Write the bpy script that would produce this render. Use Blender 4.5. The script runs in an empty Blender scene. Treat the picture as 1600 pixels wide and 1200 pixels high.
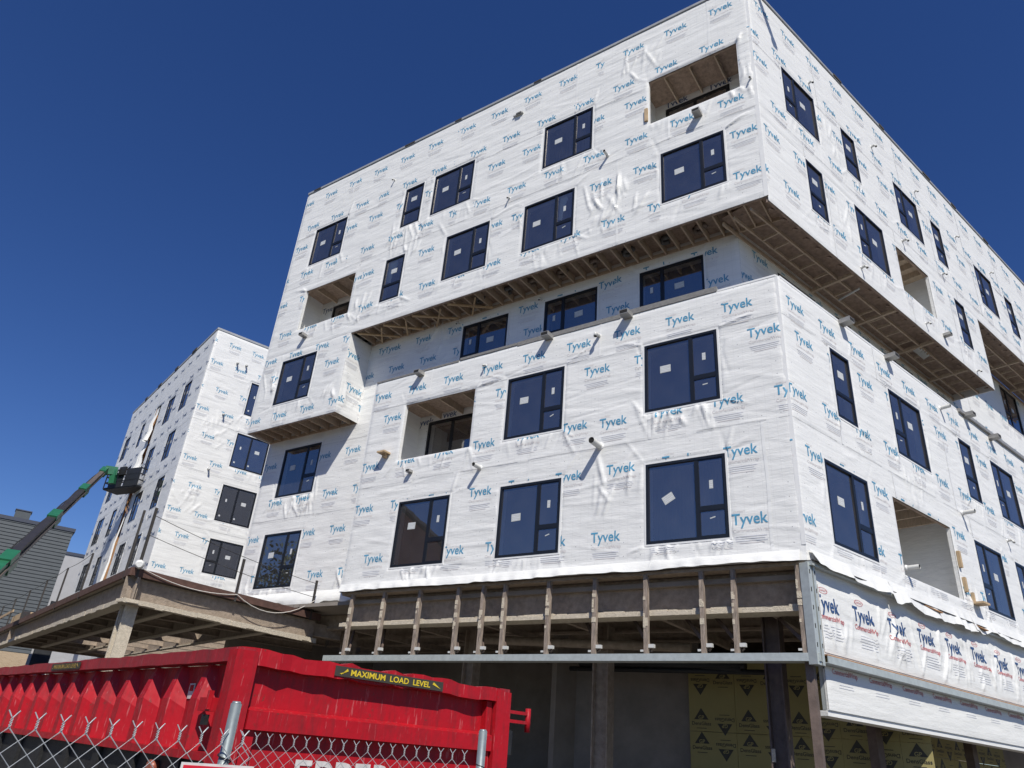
import bpy, bmesh, math, random
import numpy as np
from mathutils import Matrix, Vector

rnd = random.Random(7)
R = math.radians
scn = bpy.context.scene
COL = scn.collection

# ------------------------------------------------------------------ camera
F_PX, PITCH, ROLL = 1147.4, R(26.906), R(-4.830)
fwd = Vector((0, math.cos(PITCH), math.sin(PITCH)))
rgt0 = Vector((1, 0, 0))
dwn0 = fwd.cross(rgt0)
rgt = rgt0 * math.cos(ROLL) + dwn0 * math.sin(ROLL)
dwn = -rgt0 * math.sin(ROLL) + dwn0 * math.cos(ROLL)
cam_d = bpy.data.cameras.new('camera')
cam_d.sensor_width = 36.0
cam_d.lens = F_PX / 1600 * 36.0
cam_d.clip_start = 0.05
cam_d.clip_end = 3000
cam = bpy.data.objects.new('camera', cam_d)
up = -dwn
back = -fwd
cam.matrix_world = Matrix(((rgt.x, up.x, back.x, 0), (rgt.y, up.y, back.y, 0), (rgt.z, up.z, back.z, 1.6), (0, 0, 0, 1)))
COL.objects.link(cam)
scn.camera = cam

# ------------------------------------------------------------------ sky and sun
SUN_AZ, SUN_EL = R(170.0), R(48.0)          # compass angle measured from +Y towards +X
world = bpy.data.worlds.new('World')
scn.world = world
world.use_nodes = True
wn = world.node_tree
bg = wn.nodes['Background']
sky = wn.nodes.new('ShaderNodeTexSky')
sky.sky_type = 'NISHITA'
sky.sun_disc = False
sky.sun_elevation = SUN_EL
sky.sun_rotation = SUN_AZ
sky.altitude = 1500
sky.air_density = 1.0
sky.dust_density = 0.15
sky.ozone_density = 4.0
hs_ = wn.nodes.new('ShaderNodeHueSaturation')      # the phone's punchy colour, the same over the whole sky
hs_.inputs['Saturation'].default_value = 1.22
hs_.inputs['Hue'].default_value = 0.515
wn.links.new(sky.outputs['Color'], hs_.inputs['Color'])
wn.links.new(hs_.outputs['Color'], bg.inputs['Color'])
bg.inputs['Strength'].default_value = 0.095
sun_d = bpy.data.lights.new('sun', 'SUN')
sun_d.energy = 4.9
sun_d.angle = R(0.53)
sun_d.color = (1.0, 0.95, 0.855)
sun = bpy.data.objects.new('sun', sun_d)
sdir = Vector((math.sin(SUN_AZ) * math.cos(SUN_EL), math.cos(SUN_AZ) * math.cos(SUN_EL), math.sin(SUN_EL)))
sun.rotation_euler = sdir.to_track_quat('Z', 'Y').to_euler()
sun.location = (0, -30, 60)
COL.objects.link(sun)
scn.view_settings.view_transform = 'Standard'
scn.view_settings.look = 'None'
scn.view_settings.exposure = 0.04
scn.view_settings.gamma = 1.0
scn.view_settings.use_curve_mapping = False

# ------------------------------------------------------------------ materials
MATS = {}
def nodes_of(name):
    m = bpy.data.materials.new(name)
    m.use_nodes = True
    MATS[name] = m
    return m, m.node_tree.nodes, m.node_tree.links, m.node_tree.nodes['Principled BSDF']

def mat(name, col, rough=0.6, metal=0.0, var=0.25, scale=3.0, bump=0.0, bscale=40.0, stretch=(1, 1, 1), col2=None, spec=0.5, detail=6.0):
    m, N, L, P = nodes_of(name)
    tc = N.new('ShaderNodeTexCoord')
    mp = N.new('ShaderNodeMapping'); mp.inputs['Scale'].default_value = stretch
    L.new(tc.outputs['Object'], mp.inputs['Vector'])
    nz = N.new('ShaderNodeTexNoise'); nz.inputs['Scale'].default_value = scale; nz.inputs['Detail'].default_value = detail
    nz.inputs['Roughness'].default_value = 0.65
    L.new(mp.outputs['Vector'], nz.inputs['Vector'])
    rp = N.new('ShaderNodeValToRGB')
    c2 = col2 or tuple(c * (1 - var) for c in col)
    rp.color_ramp.elements[0].position = 0.3; rp.color_ramp.elements[0].color = (*c2, 1)
    rp.color_ramp.elements[1].position = 0.7; rp.color_ramp.elements[1].color = (*col, 1)
    L.new(nz.outputs['Fac'], rp.inputs['Fac'])
    L.new(rp.outputs['Color'], P.inputs['Base Color'])
    P.inputs['Roughness'].default_value = rough
    P.inputs['Metallic'].default_value = metal
    P.inputs['Specular IOR Level'].default_value = spec
    if bump > 0:
        n2 = N.new('ShaderNodeTexNoise'); n2.inputs['Scale'].default_value = bscale; n2.inputs['Detail'].default_value = 4
        L.new(mp.outputs['Vector'], n2.inputs['Vector'])
        b = N.new('ShaderNodeBump'); b.inputs['Strength'].default_value = bump; b.inputs['Distance'].default_value = 0.02
        L.new(n2.outputs['Fac'], b.inputs['Height']); L.new(b.outputs['Normal'], P.inputs['Normal'])
    return m

def wrap_mat(name, base=(0.79, 0.79, 0.775), dots=True):
    m, N, L, P = nodes_of(name)
    tc = N.new('ShaderNodeTexCoord')
    def noise(sc, scale, det=5):
        mp = N.new('ShaderNodeMapping'); mp.inputs['Scale'].default_value = sc
        L.new(tc.outputs['Object'], mp.inputs['Vector'])
        n = N.new('ShaderNodeTexNoise'); n.inputs['Scale'].default_value = scale; n.inputs['Detail'].default_value = det
        n.inputs['Roughness'].default_value = 0.6
        L.new(mp.outputs['Vector'], n.inputs['Vector']); return n.outputs['Fac']
    a = noise((0.35, 3.2, 1), 2.2); b = noise((1, 1, 1), 0.8); c = noise((1, 1.6, 1), 9, 3)
    rp = N.new('ShaderNodeValToRGB')
    rp.color_ramp.elements[0].position = 0.25; rp.color_ramp.elements[0].color = (base[0] * 0.88, base[1] * 0.885, base[2] * 0.89, 1)
    rp.color_ramp.elements[1].position = 0.65; rp.color_ramp.elements[1].color = (*base, 1)
    mx = N.new('ShaderNodeMath'); mx.operation = 'ADD'; L.new(a, mx.inputs[0])
    m2 = N.new('ShaderNodeMath'); m2.operation = 'MULTIPLY'; m2.inputs[1].default_value = 0.5; L.new(b, m2.inputs[0])
    L.new(m2.outputs[0], mx.inputs[1])
    m3 = N.new('ShaderNodeMath'); m3.operation = 'MULTIPLY'; m3.inputs[1].default_value = 0.66; L.new(mx.outputs[0], m3.inputs[0])
    L.new(m3.outputs[0], rp.inputs['Fac'])
    col = rp.outputs['Color']
    if dots:
        sp = N.new('ShaderNodeSeparateXYZ'); L.new(tc.outputs['Object'], sp.inputs[0])
        def op(o, x, y=None, v=None):
            n = N.new('ShaderNodeMath'); n.operation = o
            L.new(x, n.inputs[0])
            if y is not None: L.new(y, n.inputs[1])
            if v is not None: n.inputs[1].default_value = v
            return n.outputs[0]
        def cell(x, per):
            return op('MULTIPLY', op('ABSOLUTE', op('SUBTRACT', op('FRACT', op('DIVIDE', x, v=per)), v=0.5)), v=per)
        dx = cell(sp.outputs[0], 0.406); dz = cell(sp.outputs[1], 0.31)
        d2 = op('ADD', op('MULTIPLY', dx, dx), op('MULTIPLY', dz, dz))
        near = op('LESS_THAN', d2, v=0.00013)
        msk = op('GREATER_THAN', noise((1, 1, 1), 1.1, 1), v=0.5)
        fac = op('MULTIPLY', op('MULTIPLY', near, msk), v=0.75)
        # faint scrim lines
        g = op('MAXIMUM', op('LESS_THAN', cell(sp.outputs[0], 0.203), v=0.003), op('LESS_THAN', cell(sp.outputs[1], 0.155), v=0.003))
        g = op('MULTIPLY', g, v=0.16)
        fac = op('MAXIMUM', fac, g)
        mix = N.new('ShaderNodeMixRGB'); mix.inputs['Color2'].default_value = (0.22, 0.23, 0.25, 1)
        L.new(fac, mix.inputs['Fac']); L.new(col, mix.inputs['Color1'])
        col = mix.outputs['Color']
    L.new(col, P.inputs['Base Color'])
    P.inputs['Roughness'].default_value = 0.48
    P.inputs['Specular IOR Level'].default_value = 0.35
    st = noise((0.55, 3.6, 1), 2.2, 5)
    h = N.new('ShaderNodeMath'); h.operation = 'ADD'; L.new(st, h.inputs[0])
    h2 = N.new('ShaderNodeMath'); h2.operation = 'MULTIPLY'; h2.inputs[1].default_value = 0.3; L.new(c, h2.inputs[0]); L.new(h2.outputs[0], h.inputs[1])
    bp = N.new('ShaderNodeBump'); bp.inputs['Strength'].default_value = 0.42; bp.inputs['Distance'].default_value = 0.03
    L.new(h.outputs[0], bp.inputs['Height']); L.new(bp.outputs['Normal'], P.inputs['Normal'])
    return m

wrap_mat('wrap'); wrap_mat('wrap_new', (0.77, 0.77, 0.75), False)
mat('print_blue', (0.10, 0.34, 0.53), 0.5, var=0.25, scale=6)
mat('print_navy', (0.035, 0.085, 0.22), 0.5, var=0.2, scale=6)
mat('print_red', (0.62, 0.20, 0.20), 0.5, var=0.25, scale=9)
mat('print_faint', (0.68, 0.69, 0.735), 0.5, var=0.12, scale=9)
mat('print_pale', (0.70, 0.66, 0.655), 0.5, var=0.08, scale=9)
mat('seam', (0.50, 0.51, 0.53), 0.5, var=0.3, scale=4)
mat('tape', (0.80, 0.80, 0.785), 0.3, var=0.06, scale=5)
mat('print_black', (0.05, 0.047, 0.035), 0.6, var=0.3, scale=9)
mat('window_black', (0.012, 0.014, 0.018), 0.35, var=0.2, scale=5)
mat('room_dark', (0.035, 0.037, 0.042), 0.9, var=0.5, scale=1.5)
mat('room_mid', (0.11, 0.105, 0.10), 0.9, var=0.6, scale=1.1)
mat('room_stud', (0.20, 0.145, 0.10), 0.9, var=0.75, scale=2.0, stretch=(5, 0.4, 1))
mat('reveal_white', (0.78, 0.79, 0.77), 0.7, var=0.15, scale=4)
mat('paper', (0.52, 0.54, 0.54), 0.7, var=0.12, scale=14)
mat('flashing', (0.80, 0.80, 0.79), 0.4, var=0.1, scale=4)
mat('wood', (0.58, 0.46, 0.34), 0.75, var=0.35, scale=5, stretch=(1, 1, 6), bump=0.2, bscale=20)
mat('wood_pale', (0.55, 0.40, 0.24), 0.75, var=0.3, scale=5, bump=0.2, bscale=20)
mat('osb', (0.42, 0.31, 0.24), 0.8, var=0.5, scale=9, bump=0.2, bscale=40)
mat('osb_raw', (0.46, 0.25, 0.12), 0.8, var=0.55, scale=3, bump=0.3, bscale=30)
mat('insulation', (0.30, 0.24, 0.20), 0.95, var=0.6, scale=6, bump=0.8, bscale=18)
mat('galv', (0.56, 0.60, 0.58), 0.45, metal=0.35, var=0.22, scale=7)
mat('galv_post', (0.36, 0.41, 0.42), 0.4, metal=0.6, var=0.25, scale=30)
mat('wire', (0.60, 0.62, 0.62), 0.4, metal=0.5, var=0.2, scale=30)
mat('steel', (0.17, 0.125, 0.105), 0.75, var=0.45, scale=5, bump=0.2)
mat('steel_dark', (0.05, 0.045, 0.042), 0.8, var=0.4, scale=5)
mat('rust_edge', (0.125, 0.065, 0.05), 0.8, var=0.45, scale=6, stretch=(1, 1, 1), bump=0.2)
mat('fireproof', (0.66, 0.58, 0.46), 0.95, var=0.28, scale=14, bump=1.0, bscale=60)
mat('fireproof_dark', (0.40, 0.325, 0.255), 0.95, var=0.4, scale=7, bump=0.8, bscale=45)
mat('stud', (0.42, 0.34, 0.28), 0.85, var=0.7, scale=4, stretch=(6, 1, 6), bump=0.4, bscale=50)
mat('concrete', (0.27, 0.245, 0.22), 0.9, var=0.3, scale=1.4, bump=0.2)
mat('concrete_dark', (0.30, 0.265, 0.23), 0.9, var=0.3, scale=1.2, bump=0.2)
mat('sheathing', (0.34, 0.295, 0.125), 0.85, var=0.12, scale=2)
mat('foam_grey', (0.24, 0.235, 0.23), 0.9, var=0.35, scale=16, bump=0.4, bscale=60)
mat('pvc', (0.60, 0.60, 0.58), 0.4, var=0.1, scale=8)
mat('pipe_hole', (0.012, 0.012, 0.013), 0.9, var=0.2)
mat('metal_box', (0.42, 0.41, 0.39), 0.5, metal=0.4, var=0.3, scale=8)
mat('cap_metal', (0.42, 0.43, 0.44), 0.5, var=0.25, scale=2, metal=0.2)
mat('membrane', (0.14, 0.14, 0.14), 0.8, var=0.4, scale=2)
def paint_mat(name, c1, c2, dirt):
    m, N, L, P = nodes_of(name)
    tc = N.new('ShaderNodeTexCoord')
    def nz(sc, scale, det=8, rough=0.65):
        mp = N.new('ShaderNodeMapping'); mp.inputs['Scale'].default_value = sc; L.new(tc.outputs['Object'], mp.inputs['Vector'])
        n = N.new('ShaderNodeTexNoise'); n.inputs['Scale'].default_value = scale; n.inputs['Detail'].default_value = det; n.inputs['Roughness'].default_value = rough
        L.new(mp.outputs['Vector'], n.inputs['Vector']); return n.outputs['Fac']
    def ramp(f, p0, p1, a_, b_):
        r = N.new('ShaderNodeValToRGB'); r.color_ramp.elements[0].position = p0; r.color_ramp.elements[1].position = p1
        r.color_ramp.elements[0].color = (*a_, 1); r.color_ramp.elements[1].color = (*b_, 1); L.new(f, r.inputs['Fac']); return r.outputs['Color']
    def mix(f, a_, colb):
        x = N.new('ShaderNodeMixRGB'); L.new(f, x.inputs['Fac']); L.new(a_, x.inputs['Color1']); x.inputs['Color2'].default_value = (*colb, 1); return x.outputs['Color']
    col = ramp(nz((1, 1, 1), 1.6), 0.3, 0.7, c2, c1)
    col = mix(ramp(nz((3.5, 3.5, 0.7), 3.0, 9, 0.7), 0.47, 0.72, (0, 0, 0), (0.7, 0.7, 0.7)), col, dirt)          # grime running down
    col = mix(ramp(nz((1, 1, 1), 17, 6, 0.75), 0.61, 0.68, (0, 0, 0), (0.75, 0.75, 0.75)), col, (0.09, 0.04, 0.03))      # rust chips
    col = mix(ramp(nz((9, 9, 0.9), 6, 4, 0.6), 0.62, 0.67, (0, 0, 0), (0.4, 0.4, 0.4)), col, (0.55, 0.20, 0.20))   # scraped streaks
    L.new(col, P.inputs['Base Color']); P.inputs['Roughness'].default_value = 0.5; P.inputs['Specular IOR Level'].default_value = 0.28
    bp = N.new('ShaderNodeBump'); bp.inputs['Strength'].default_value = 0.35; bp.inputs['Distance'].default_value = 0.03; L.new(nz((1, 1, 1), 4, 3), bp.inputs['Height']); L.new(bp.outputs['Normal'], P.inputs['Normal'])
paint_mat('red_paint', (0.43, 0.006, 0.014), (0.34, 0.008, 0.016), (0.11, 0.018, 0.02))
paint_mat('red_rail', (0.34, 0.018, 0.028), (0.26, 0.02, 0.028), (0.09, 0.03, 0.03))
mat('black_paint', (0.018, 0.018, 0.019), 0.6, var=0.5, scale=5, bump=0.2)
mat('white_decal', (0.68, 0.66, 0.64), 0.5, var=0.35, scale=12)
mat('yellow_decal', (0.74, 0.55, 0.03), 0.5, var=0.2, scale=12)
mat('yellow_worn', (0.50, 0.34, 0.08), 0.6, var=0.5, scale=18)
mat('rubber', (0.02, 0.02, 0.02), 0.85, var=0.3)
mat('green_paint', (0.022, 0.15, 0.072), 0.4, var=0.25, scale=3)
mat('boom_dark', (0.035, 0.032, 0.033), 0.45, var=0.3, scale=4)
mat('boom_inner', (0.13, 0.105, 0.09), 0.45, var=0.3, scale=4)
mat('grille', (0.018, 0.02, 0.026), 0.6, var=0.3)
mat('siding', (0.075, 0.088, 0.10), 0.7, var=0.15, scale=2, stretch=(1, 1, 1))
mat('siding_trim', (0.05, 0.06, 0.09), 0.6, var=0.15)
mat('stucco', (0.42, 0.42, 0.43), 0.9, var=0.1, scale=1.5)
mat('rope', (0.66, 0.62, 0.57), 0.9, var=0.2, scale=40)
mat('sign_red', (0.60, 0.012, 0.03), 0.4, var=0.1, scale=8)
mat('site_ground', (0.13, 0.12, 0.105), 0.95, var=0.35, scale=0.6, bump=0.6, bscale=60)
mat('amber', (0.35, 0.10, 0.06), 0.4, var=0.3)

def brick_mat(name, c1, c2, mortar, sc=1.0):
    m, N, L, P = nodes_of(name)
    tc = N.new('ShaderNodeTexCoord')
    mp = N.new('ShaderNodeMapping'); mp.inputs['Rotation'].default_value = (R(90), 0, 0) if False else (0, 0, 0)
    L.new(tc.outputs['Object'], mp.inputs['Vector'])
    b = N.new('ShaderNodeTexBrick')
    b.inputs['Color1'].default_value = (*c1, 1); b.inputs['Color2'].default_value = (*c2, 1); b.inputs['Mortar'].default_value = (*mortar, 1)
    b.inputs['Scale'].default_value = sc; b.inputs['Brick Width'].default_value = 0.22; b.inputs['Row Height'].default_value = 0.075
    b.inputs['Mortar Size'].default_value = 0.01
    L.new(mp.outputs['Vector'], b.inputs['Vector']); L.new(b.outputs['Color'], P.inputs['Base Color'])
    P.inputs['Roughness'].default_value = 0.9
    return m
brick_mat('brick_tan', (0.44, 0.32, 0.20), (0.36, 0.25, 0.15), (0.42, 0.37, 0.30))
brick_mat('brick_red', (0.40, 0.17, 0.12), (0.33, 0.13, 0.095), (0.40, 0.34, 0.30))

def glass_mat(name, refl, tint, rcol):
    m, N, L, P = nodes_of(name)
    out = N['Material Output']
    N.remove(P)
    gl = N.new('ShaderNodeBsdfGlossy'); gl.inputs['Color'].default_value = (*rcol, 1); gl.inputs['Roughness'].default_value = 0.015
    tr = N.new('ShaderNodeBsdfTransparent'); tr.inputs['Color'].default_value = (*tint, 1)
    fr = N.new('ShaderNodeFresnel'); fr.inputs['IOR'].default_value = 1.5
    ad = N.new('ShaderNodeMath'); ad.operation = 'ADD'; ad.use_clamp = True; ad.inputs[1].default_value = refl
    L.new(fr.outputs[0], ad.inputs[0])
    # slight waviness of the panes
    tc = N.new('ShaderNodeTexCoord'); nz = N.new('ShaderNodeTexNoise'); nz.inputs['Scale'].default_value = 1.3; nz.inputs['Detail'].default_value = 1
    L.new(tc.outputs['Object'], nz.inputs['Vector'])
    bp = N.new('ShaderNodeBump'); bp.inputs['Strength'].default_value = 0.06; bp.inputs['Distance'].default_value = 0.02
    L.new(nz.outputs['Fac'], bp.inputs['Height']); L.new(bp.outputs['Normal'], gl.inputs['Normal'])
    mx = N.new('ShaderNodeMixShader')
    L.new(ad.outputs[0], mx.inputs[0]); L.new(tr.outputs[0], mx.inputs[1]); L.new(gl.outputs[0], mx.inputs[2])
    # thin uneven milky film, added to grey the blue of the reflections
    df = N.new('ShaderNodeBsdfDiffuse'); df.inputs['Color'].default_value = (0.80, 0.77, 0.78, 1)
    n3 = N.new('ShaderNodeTexNoise'); n3.inputs['Scale'].default_value = 1.7; n3.inputs['Detail'].default_value = 5; L.new(tc.outputs['Object'], n3.inputs['Vector'])
    mr = N.new('ShaderNodeMapRange'); mr.inputs['To Min'].default_value = 0.012; mr.inputs['To Max'].default_value = 0.05; L.new(n3.outputs['Fac'], mr.inputs['Value'])
    m3 = N.new('ShaderNodeMixShader'); L.new(mr.outputs[0], m3.inputs[0]); L.new(mx.outputs[0], m3.inputs[1]); L.new(df.outputs[0], m3.inputs[2])
    L.new(m3.outputs[0], out.inputs['Surface'])
    return m
glass_mat('glass', 0.235, (0.82, 0.86, 0.86), (0.97, 0.93, 0.93))
M = MATS

# ------------------------------------------------------------------ helpers
class MB:
    """collects boxes, quads, tubes in local coordinates, with one material slot per name"""
    def __init__(s): s.v = []; s.f = []; s.m = []; s.mats = []; s.smooth = []
    def slot(s, name):
        if name not in s.mats: s.mats.append(name)
        return s.mats.index(name)
    def quadbox(s, c, m):
        i = len(s.v); s.v += [tuple(p) for p in c]; k = s.slot(m)
        for q in ((0, 3, 2, 1), (4, 5, 6, 7), (0, 1, 5, 4), (1, 2, 6, 5), (2, 3, 7, 6), (3, 0, 4, 7)):
            s.f.append(tuple(i + a for a in q)); s.m.append(k); s.smooth.append(False)
        return s
    def box(s, x0, x1, y0, y1, z0, z1, m):
        if x0 > x1: x0, x1 = x1, x0
        if y0 > y1: y0, y1 = y1, y0
        if z0 > z1: z0, z1 = z1, z0
        return s.quadbox(((x0, y0, z0), (x1, y0, z0), (x1, y1, z0), (x0, y1, z0), (x0, y0, z1), (x1, y0, z1), (x1, y1, z1), (x0, y1, z1)), m)
    def bar(s, a, b, w, h, m, upv=(0, 0, 1)):
        a = Vector(a); b = Vector(b); d = (b - a).normalized(); u = Vector(upv)
        if abs(d.dot(u)) > 0.98: u = Vector((1, 0, 0))
        x = d.cross(u).normalized() * (w / 2); y = x.cross(d).normalized() * (h / 2)
        return s.quadbox((a - x - y, a + x - y, a + x + y, a - x + y, b - x - y, b + x - y, b + x + y, b - x + y), m)
    def poly(s, pts, m):
        i = len(s.v); s.v += [tuple(p) for p in pts]; s.f.append(tuple(range(i, i + len(pts)))); s.m.append(s.slot(m)); s.smooth.append(False)
        return s
    def tube(s, pts, r, m, n=8, cap=True):
        pts = [Vector(p) for p in pts]; i0 = len(s.v); k = s.slot(m)
        for j, p in enumerate(pts):
            d = (pts[min(j + 1, len(pts) - 1)] - pts[max(j - 1, 0)]).normalized()
            u = Vector((0, 0, 1)) if abs(d.z) < 0.9 else Vector((1, 0, 0))
            x = d.cross(u).normalized(); y = x.cross(d)
            rr = r[j] if isinstance(r, (list, tuple)) else r
            for q in range(n):
                a = 2 * math.pi * q / n
                s.v.append(tuple(p + x * (rr * math.cos(a)) + y * (rr * math.sin(a))))
        for j in range(len(pts) - 1):
            for q in range(n):
                a = i0 + j * n + q; b = i0 + j * n + (q + 1) % n
                s.f.append((a, b, b + n, a + n)); s.m.append(k); s.smooth.append(n > 5)
        if cap:
            s.f.append(tuple(i0 + q for q in range(n))[::-1]); s.m.append(k); s.smooth.append(False)
            e = i0 + (len(pts) - 1) * n
            s.f.append(tuple(e + q for q in range(n))); s.m.append(k); s.smooth.append(False)
        return s
    def mesh(s, name):
        me = bpy.data.meshes.new(name)
        me.from_pydata(s.v, [], s.f)
        for n in s.mats: me.materials.append(M[n])
        if len(s.mats) > 1: me.polygons.foreach_set('material_index', s.m)
        if any(s.smooth): me.polygons.foreach_set('use_smooth', s.smooth)
        me.update()
        return me

WM = {}   # world matrices by object name
def link(name, data, parent=None, mw=None):
    o = bpy.data.objects.new(name, data)
    COL.objects.link(o)
    if name in ('lettering', 'emblem', 'decal_lettering', 'gate_lettering'): o['kind'] = 'stuff'
    mw = mw or (WM[parent.name] if parent else Matrix.Identity(4))
    if parent:
        o.parent = parent
        o.matrix_basis = WM[parent.name].inverted() @ mw
    else:
        o.matrix_basis = mw
    WM[o.name] = mw.copy()
    return o
def tag(o, label=None, cat=None, group=None, kind=None):
    if label: o['label'] = label
    if cat: o['category'] = cat
    if group: o['group'] = group
    if kind: o['kind'] = kind
    return o
def thing(name, loc, label, cat, group=None, mw=None):
    return tag(link(name, None, None, mw or Matrix.Translation(loc)), label, cat, group)
def frame(P, xdir, nrm):
    """local X along the wall to the right as seen from outside, local Y up, local Z out of the wall; heights are world heights"""
    x = Vector(xdir).normalized(); n = Vector(nrm).normalized(); u = Vector((0, 0, 1))
    return Matrix(((x.x, u.x, n.x, P[0]), (x.y, u.y, n.y, P[1]), (x.z, u.z, n.z, 0), (0, 0, 0, 1)))

# ------------------------------------------------------------------ site geometry
aA, aB = R(-53.855), R(52.141)
dA = Vector((math.sin(aA), math.cos(aA), 0)); dB = Vector((math.sin(aB), math.cos(aB), 0))
nA = Vector((-dA.y, dA.x, 0)); nB = Vector((dB.y, -dB.x, 0))
dD = Vector((-nB.x, -nB.y, 0)); nD = -dB
P0 = Vector((5.8924, 13.7942, 0))
DA2, DB2 = 1.07, 1.36
FA = frame(P0, -dA, nA); FA2 = frame(P0 - nA * DA2, -dA, nA)
FB = frame(P0, dB, nB); FB2 = frame(P0 - nB * DB2, dB, nB)
PC = Vector((-17.4467, 37.6545, 0))
FC1 = frame(PC, dB, nB); FC2 = frame(PC, -dD, nD)
Z_ROOF, Z_OVER, Z_PAR, Z_BASE, Z_BAY = 22.58, 14.39, 12.0, 5.38, 11.35
XL = -18.97        # left end of the front wall (local x)
XB = 24.0          # right end of the side wall
# where the recessed front and side walls meet
det = nA.x * nB.y - nA.y * nB.x
qx = (-DA2 * nB.y + DB2 * nA.y) / det; qy = (-nA.x * DB2 + nB.x * DA2) / det
PQ = P0 + Vector((qx, qy, 0))
XQ_A = (PQ - (P0 - nA * DA2)).dot(-dA); XQ_B = (PQ - (P0 - nB * DB2)).dot(dB)

# ------------------------------------------------------------------ ground
g = MB(); g.poly(((-400, -300, 0), (400, -300, 0), (400, 500, 0), (-400, 500, 0)), 'site_ground')
tag(link('ground', g.mesh('ground')), kind='structure')

# ------------------------------------------------------------------ wrapped wall surface
def vnoise(x, y, sx, sy, seed):
    x = x / sx; y = y / sy
    xi = np.floor(x).astype(np.int64); yi = np.floor(y).astype(np.int64)
    fx = x - xi; fy = y - yi; fx = fx * fx * (3 - 2 * fx); fy = fy * fy * (3 - 2 * fy)
    def hsh(a, b):
        h = (a * 374761393 + b * 668265263 + seed * 982451653) & 0x7fffffff
        h = ((h ^ (h >> 13)) * 1274126177) & 0x7fffffff
        return ((h ^ (h >> 16)) & 0xffff) / 65535.0
    return (hsh(xi, yi) * (1 - fx) + hsh(xi + 1, yi) * fx) * (1 - fy) + (hsh(xi, yi + 1) * (1 - fx) + hsh(xi + 1, yi + 1) * fx) * fy

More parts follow.
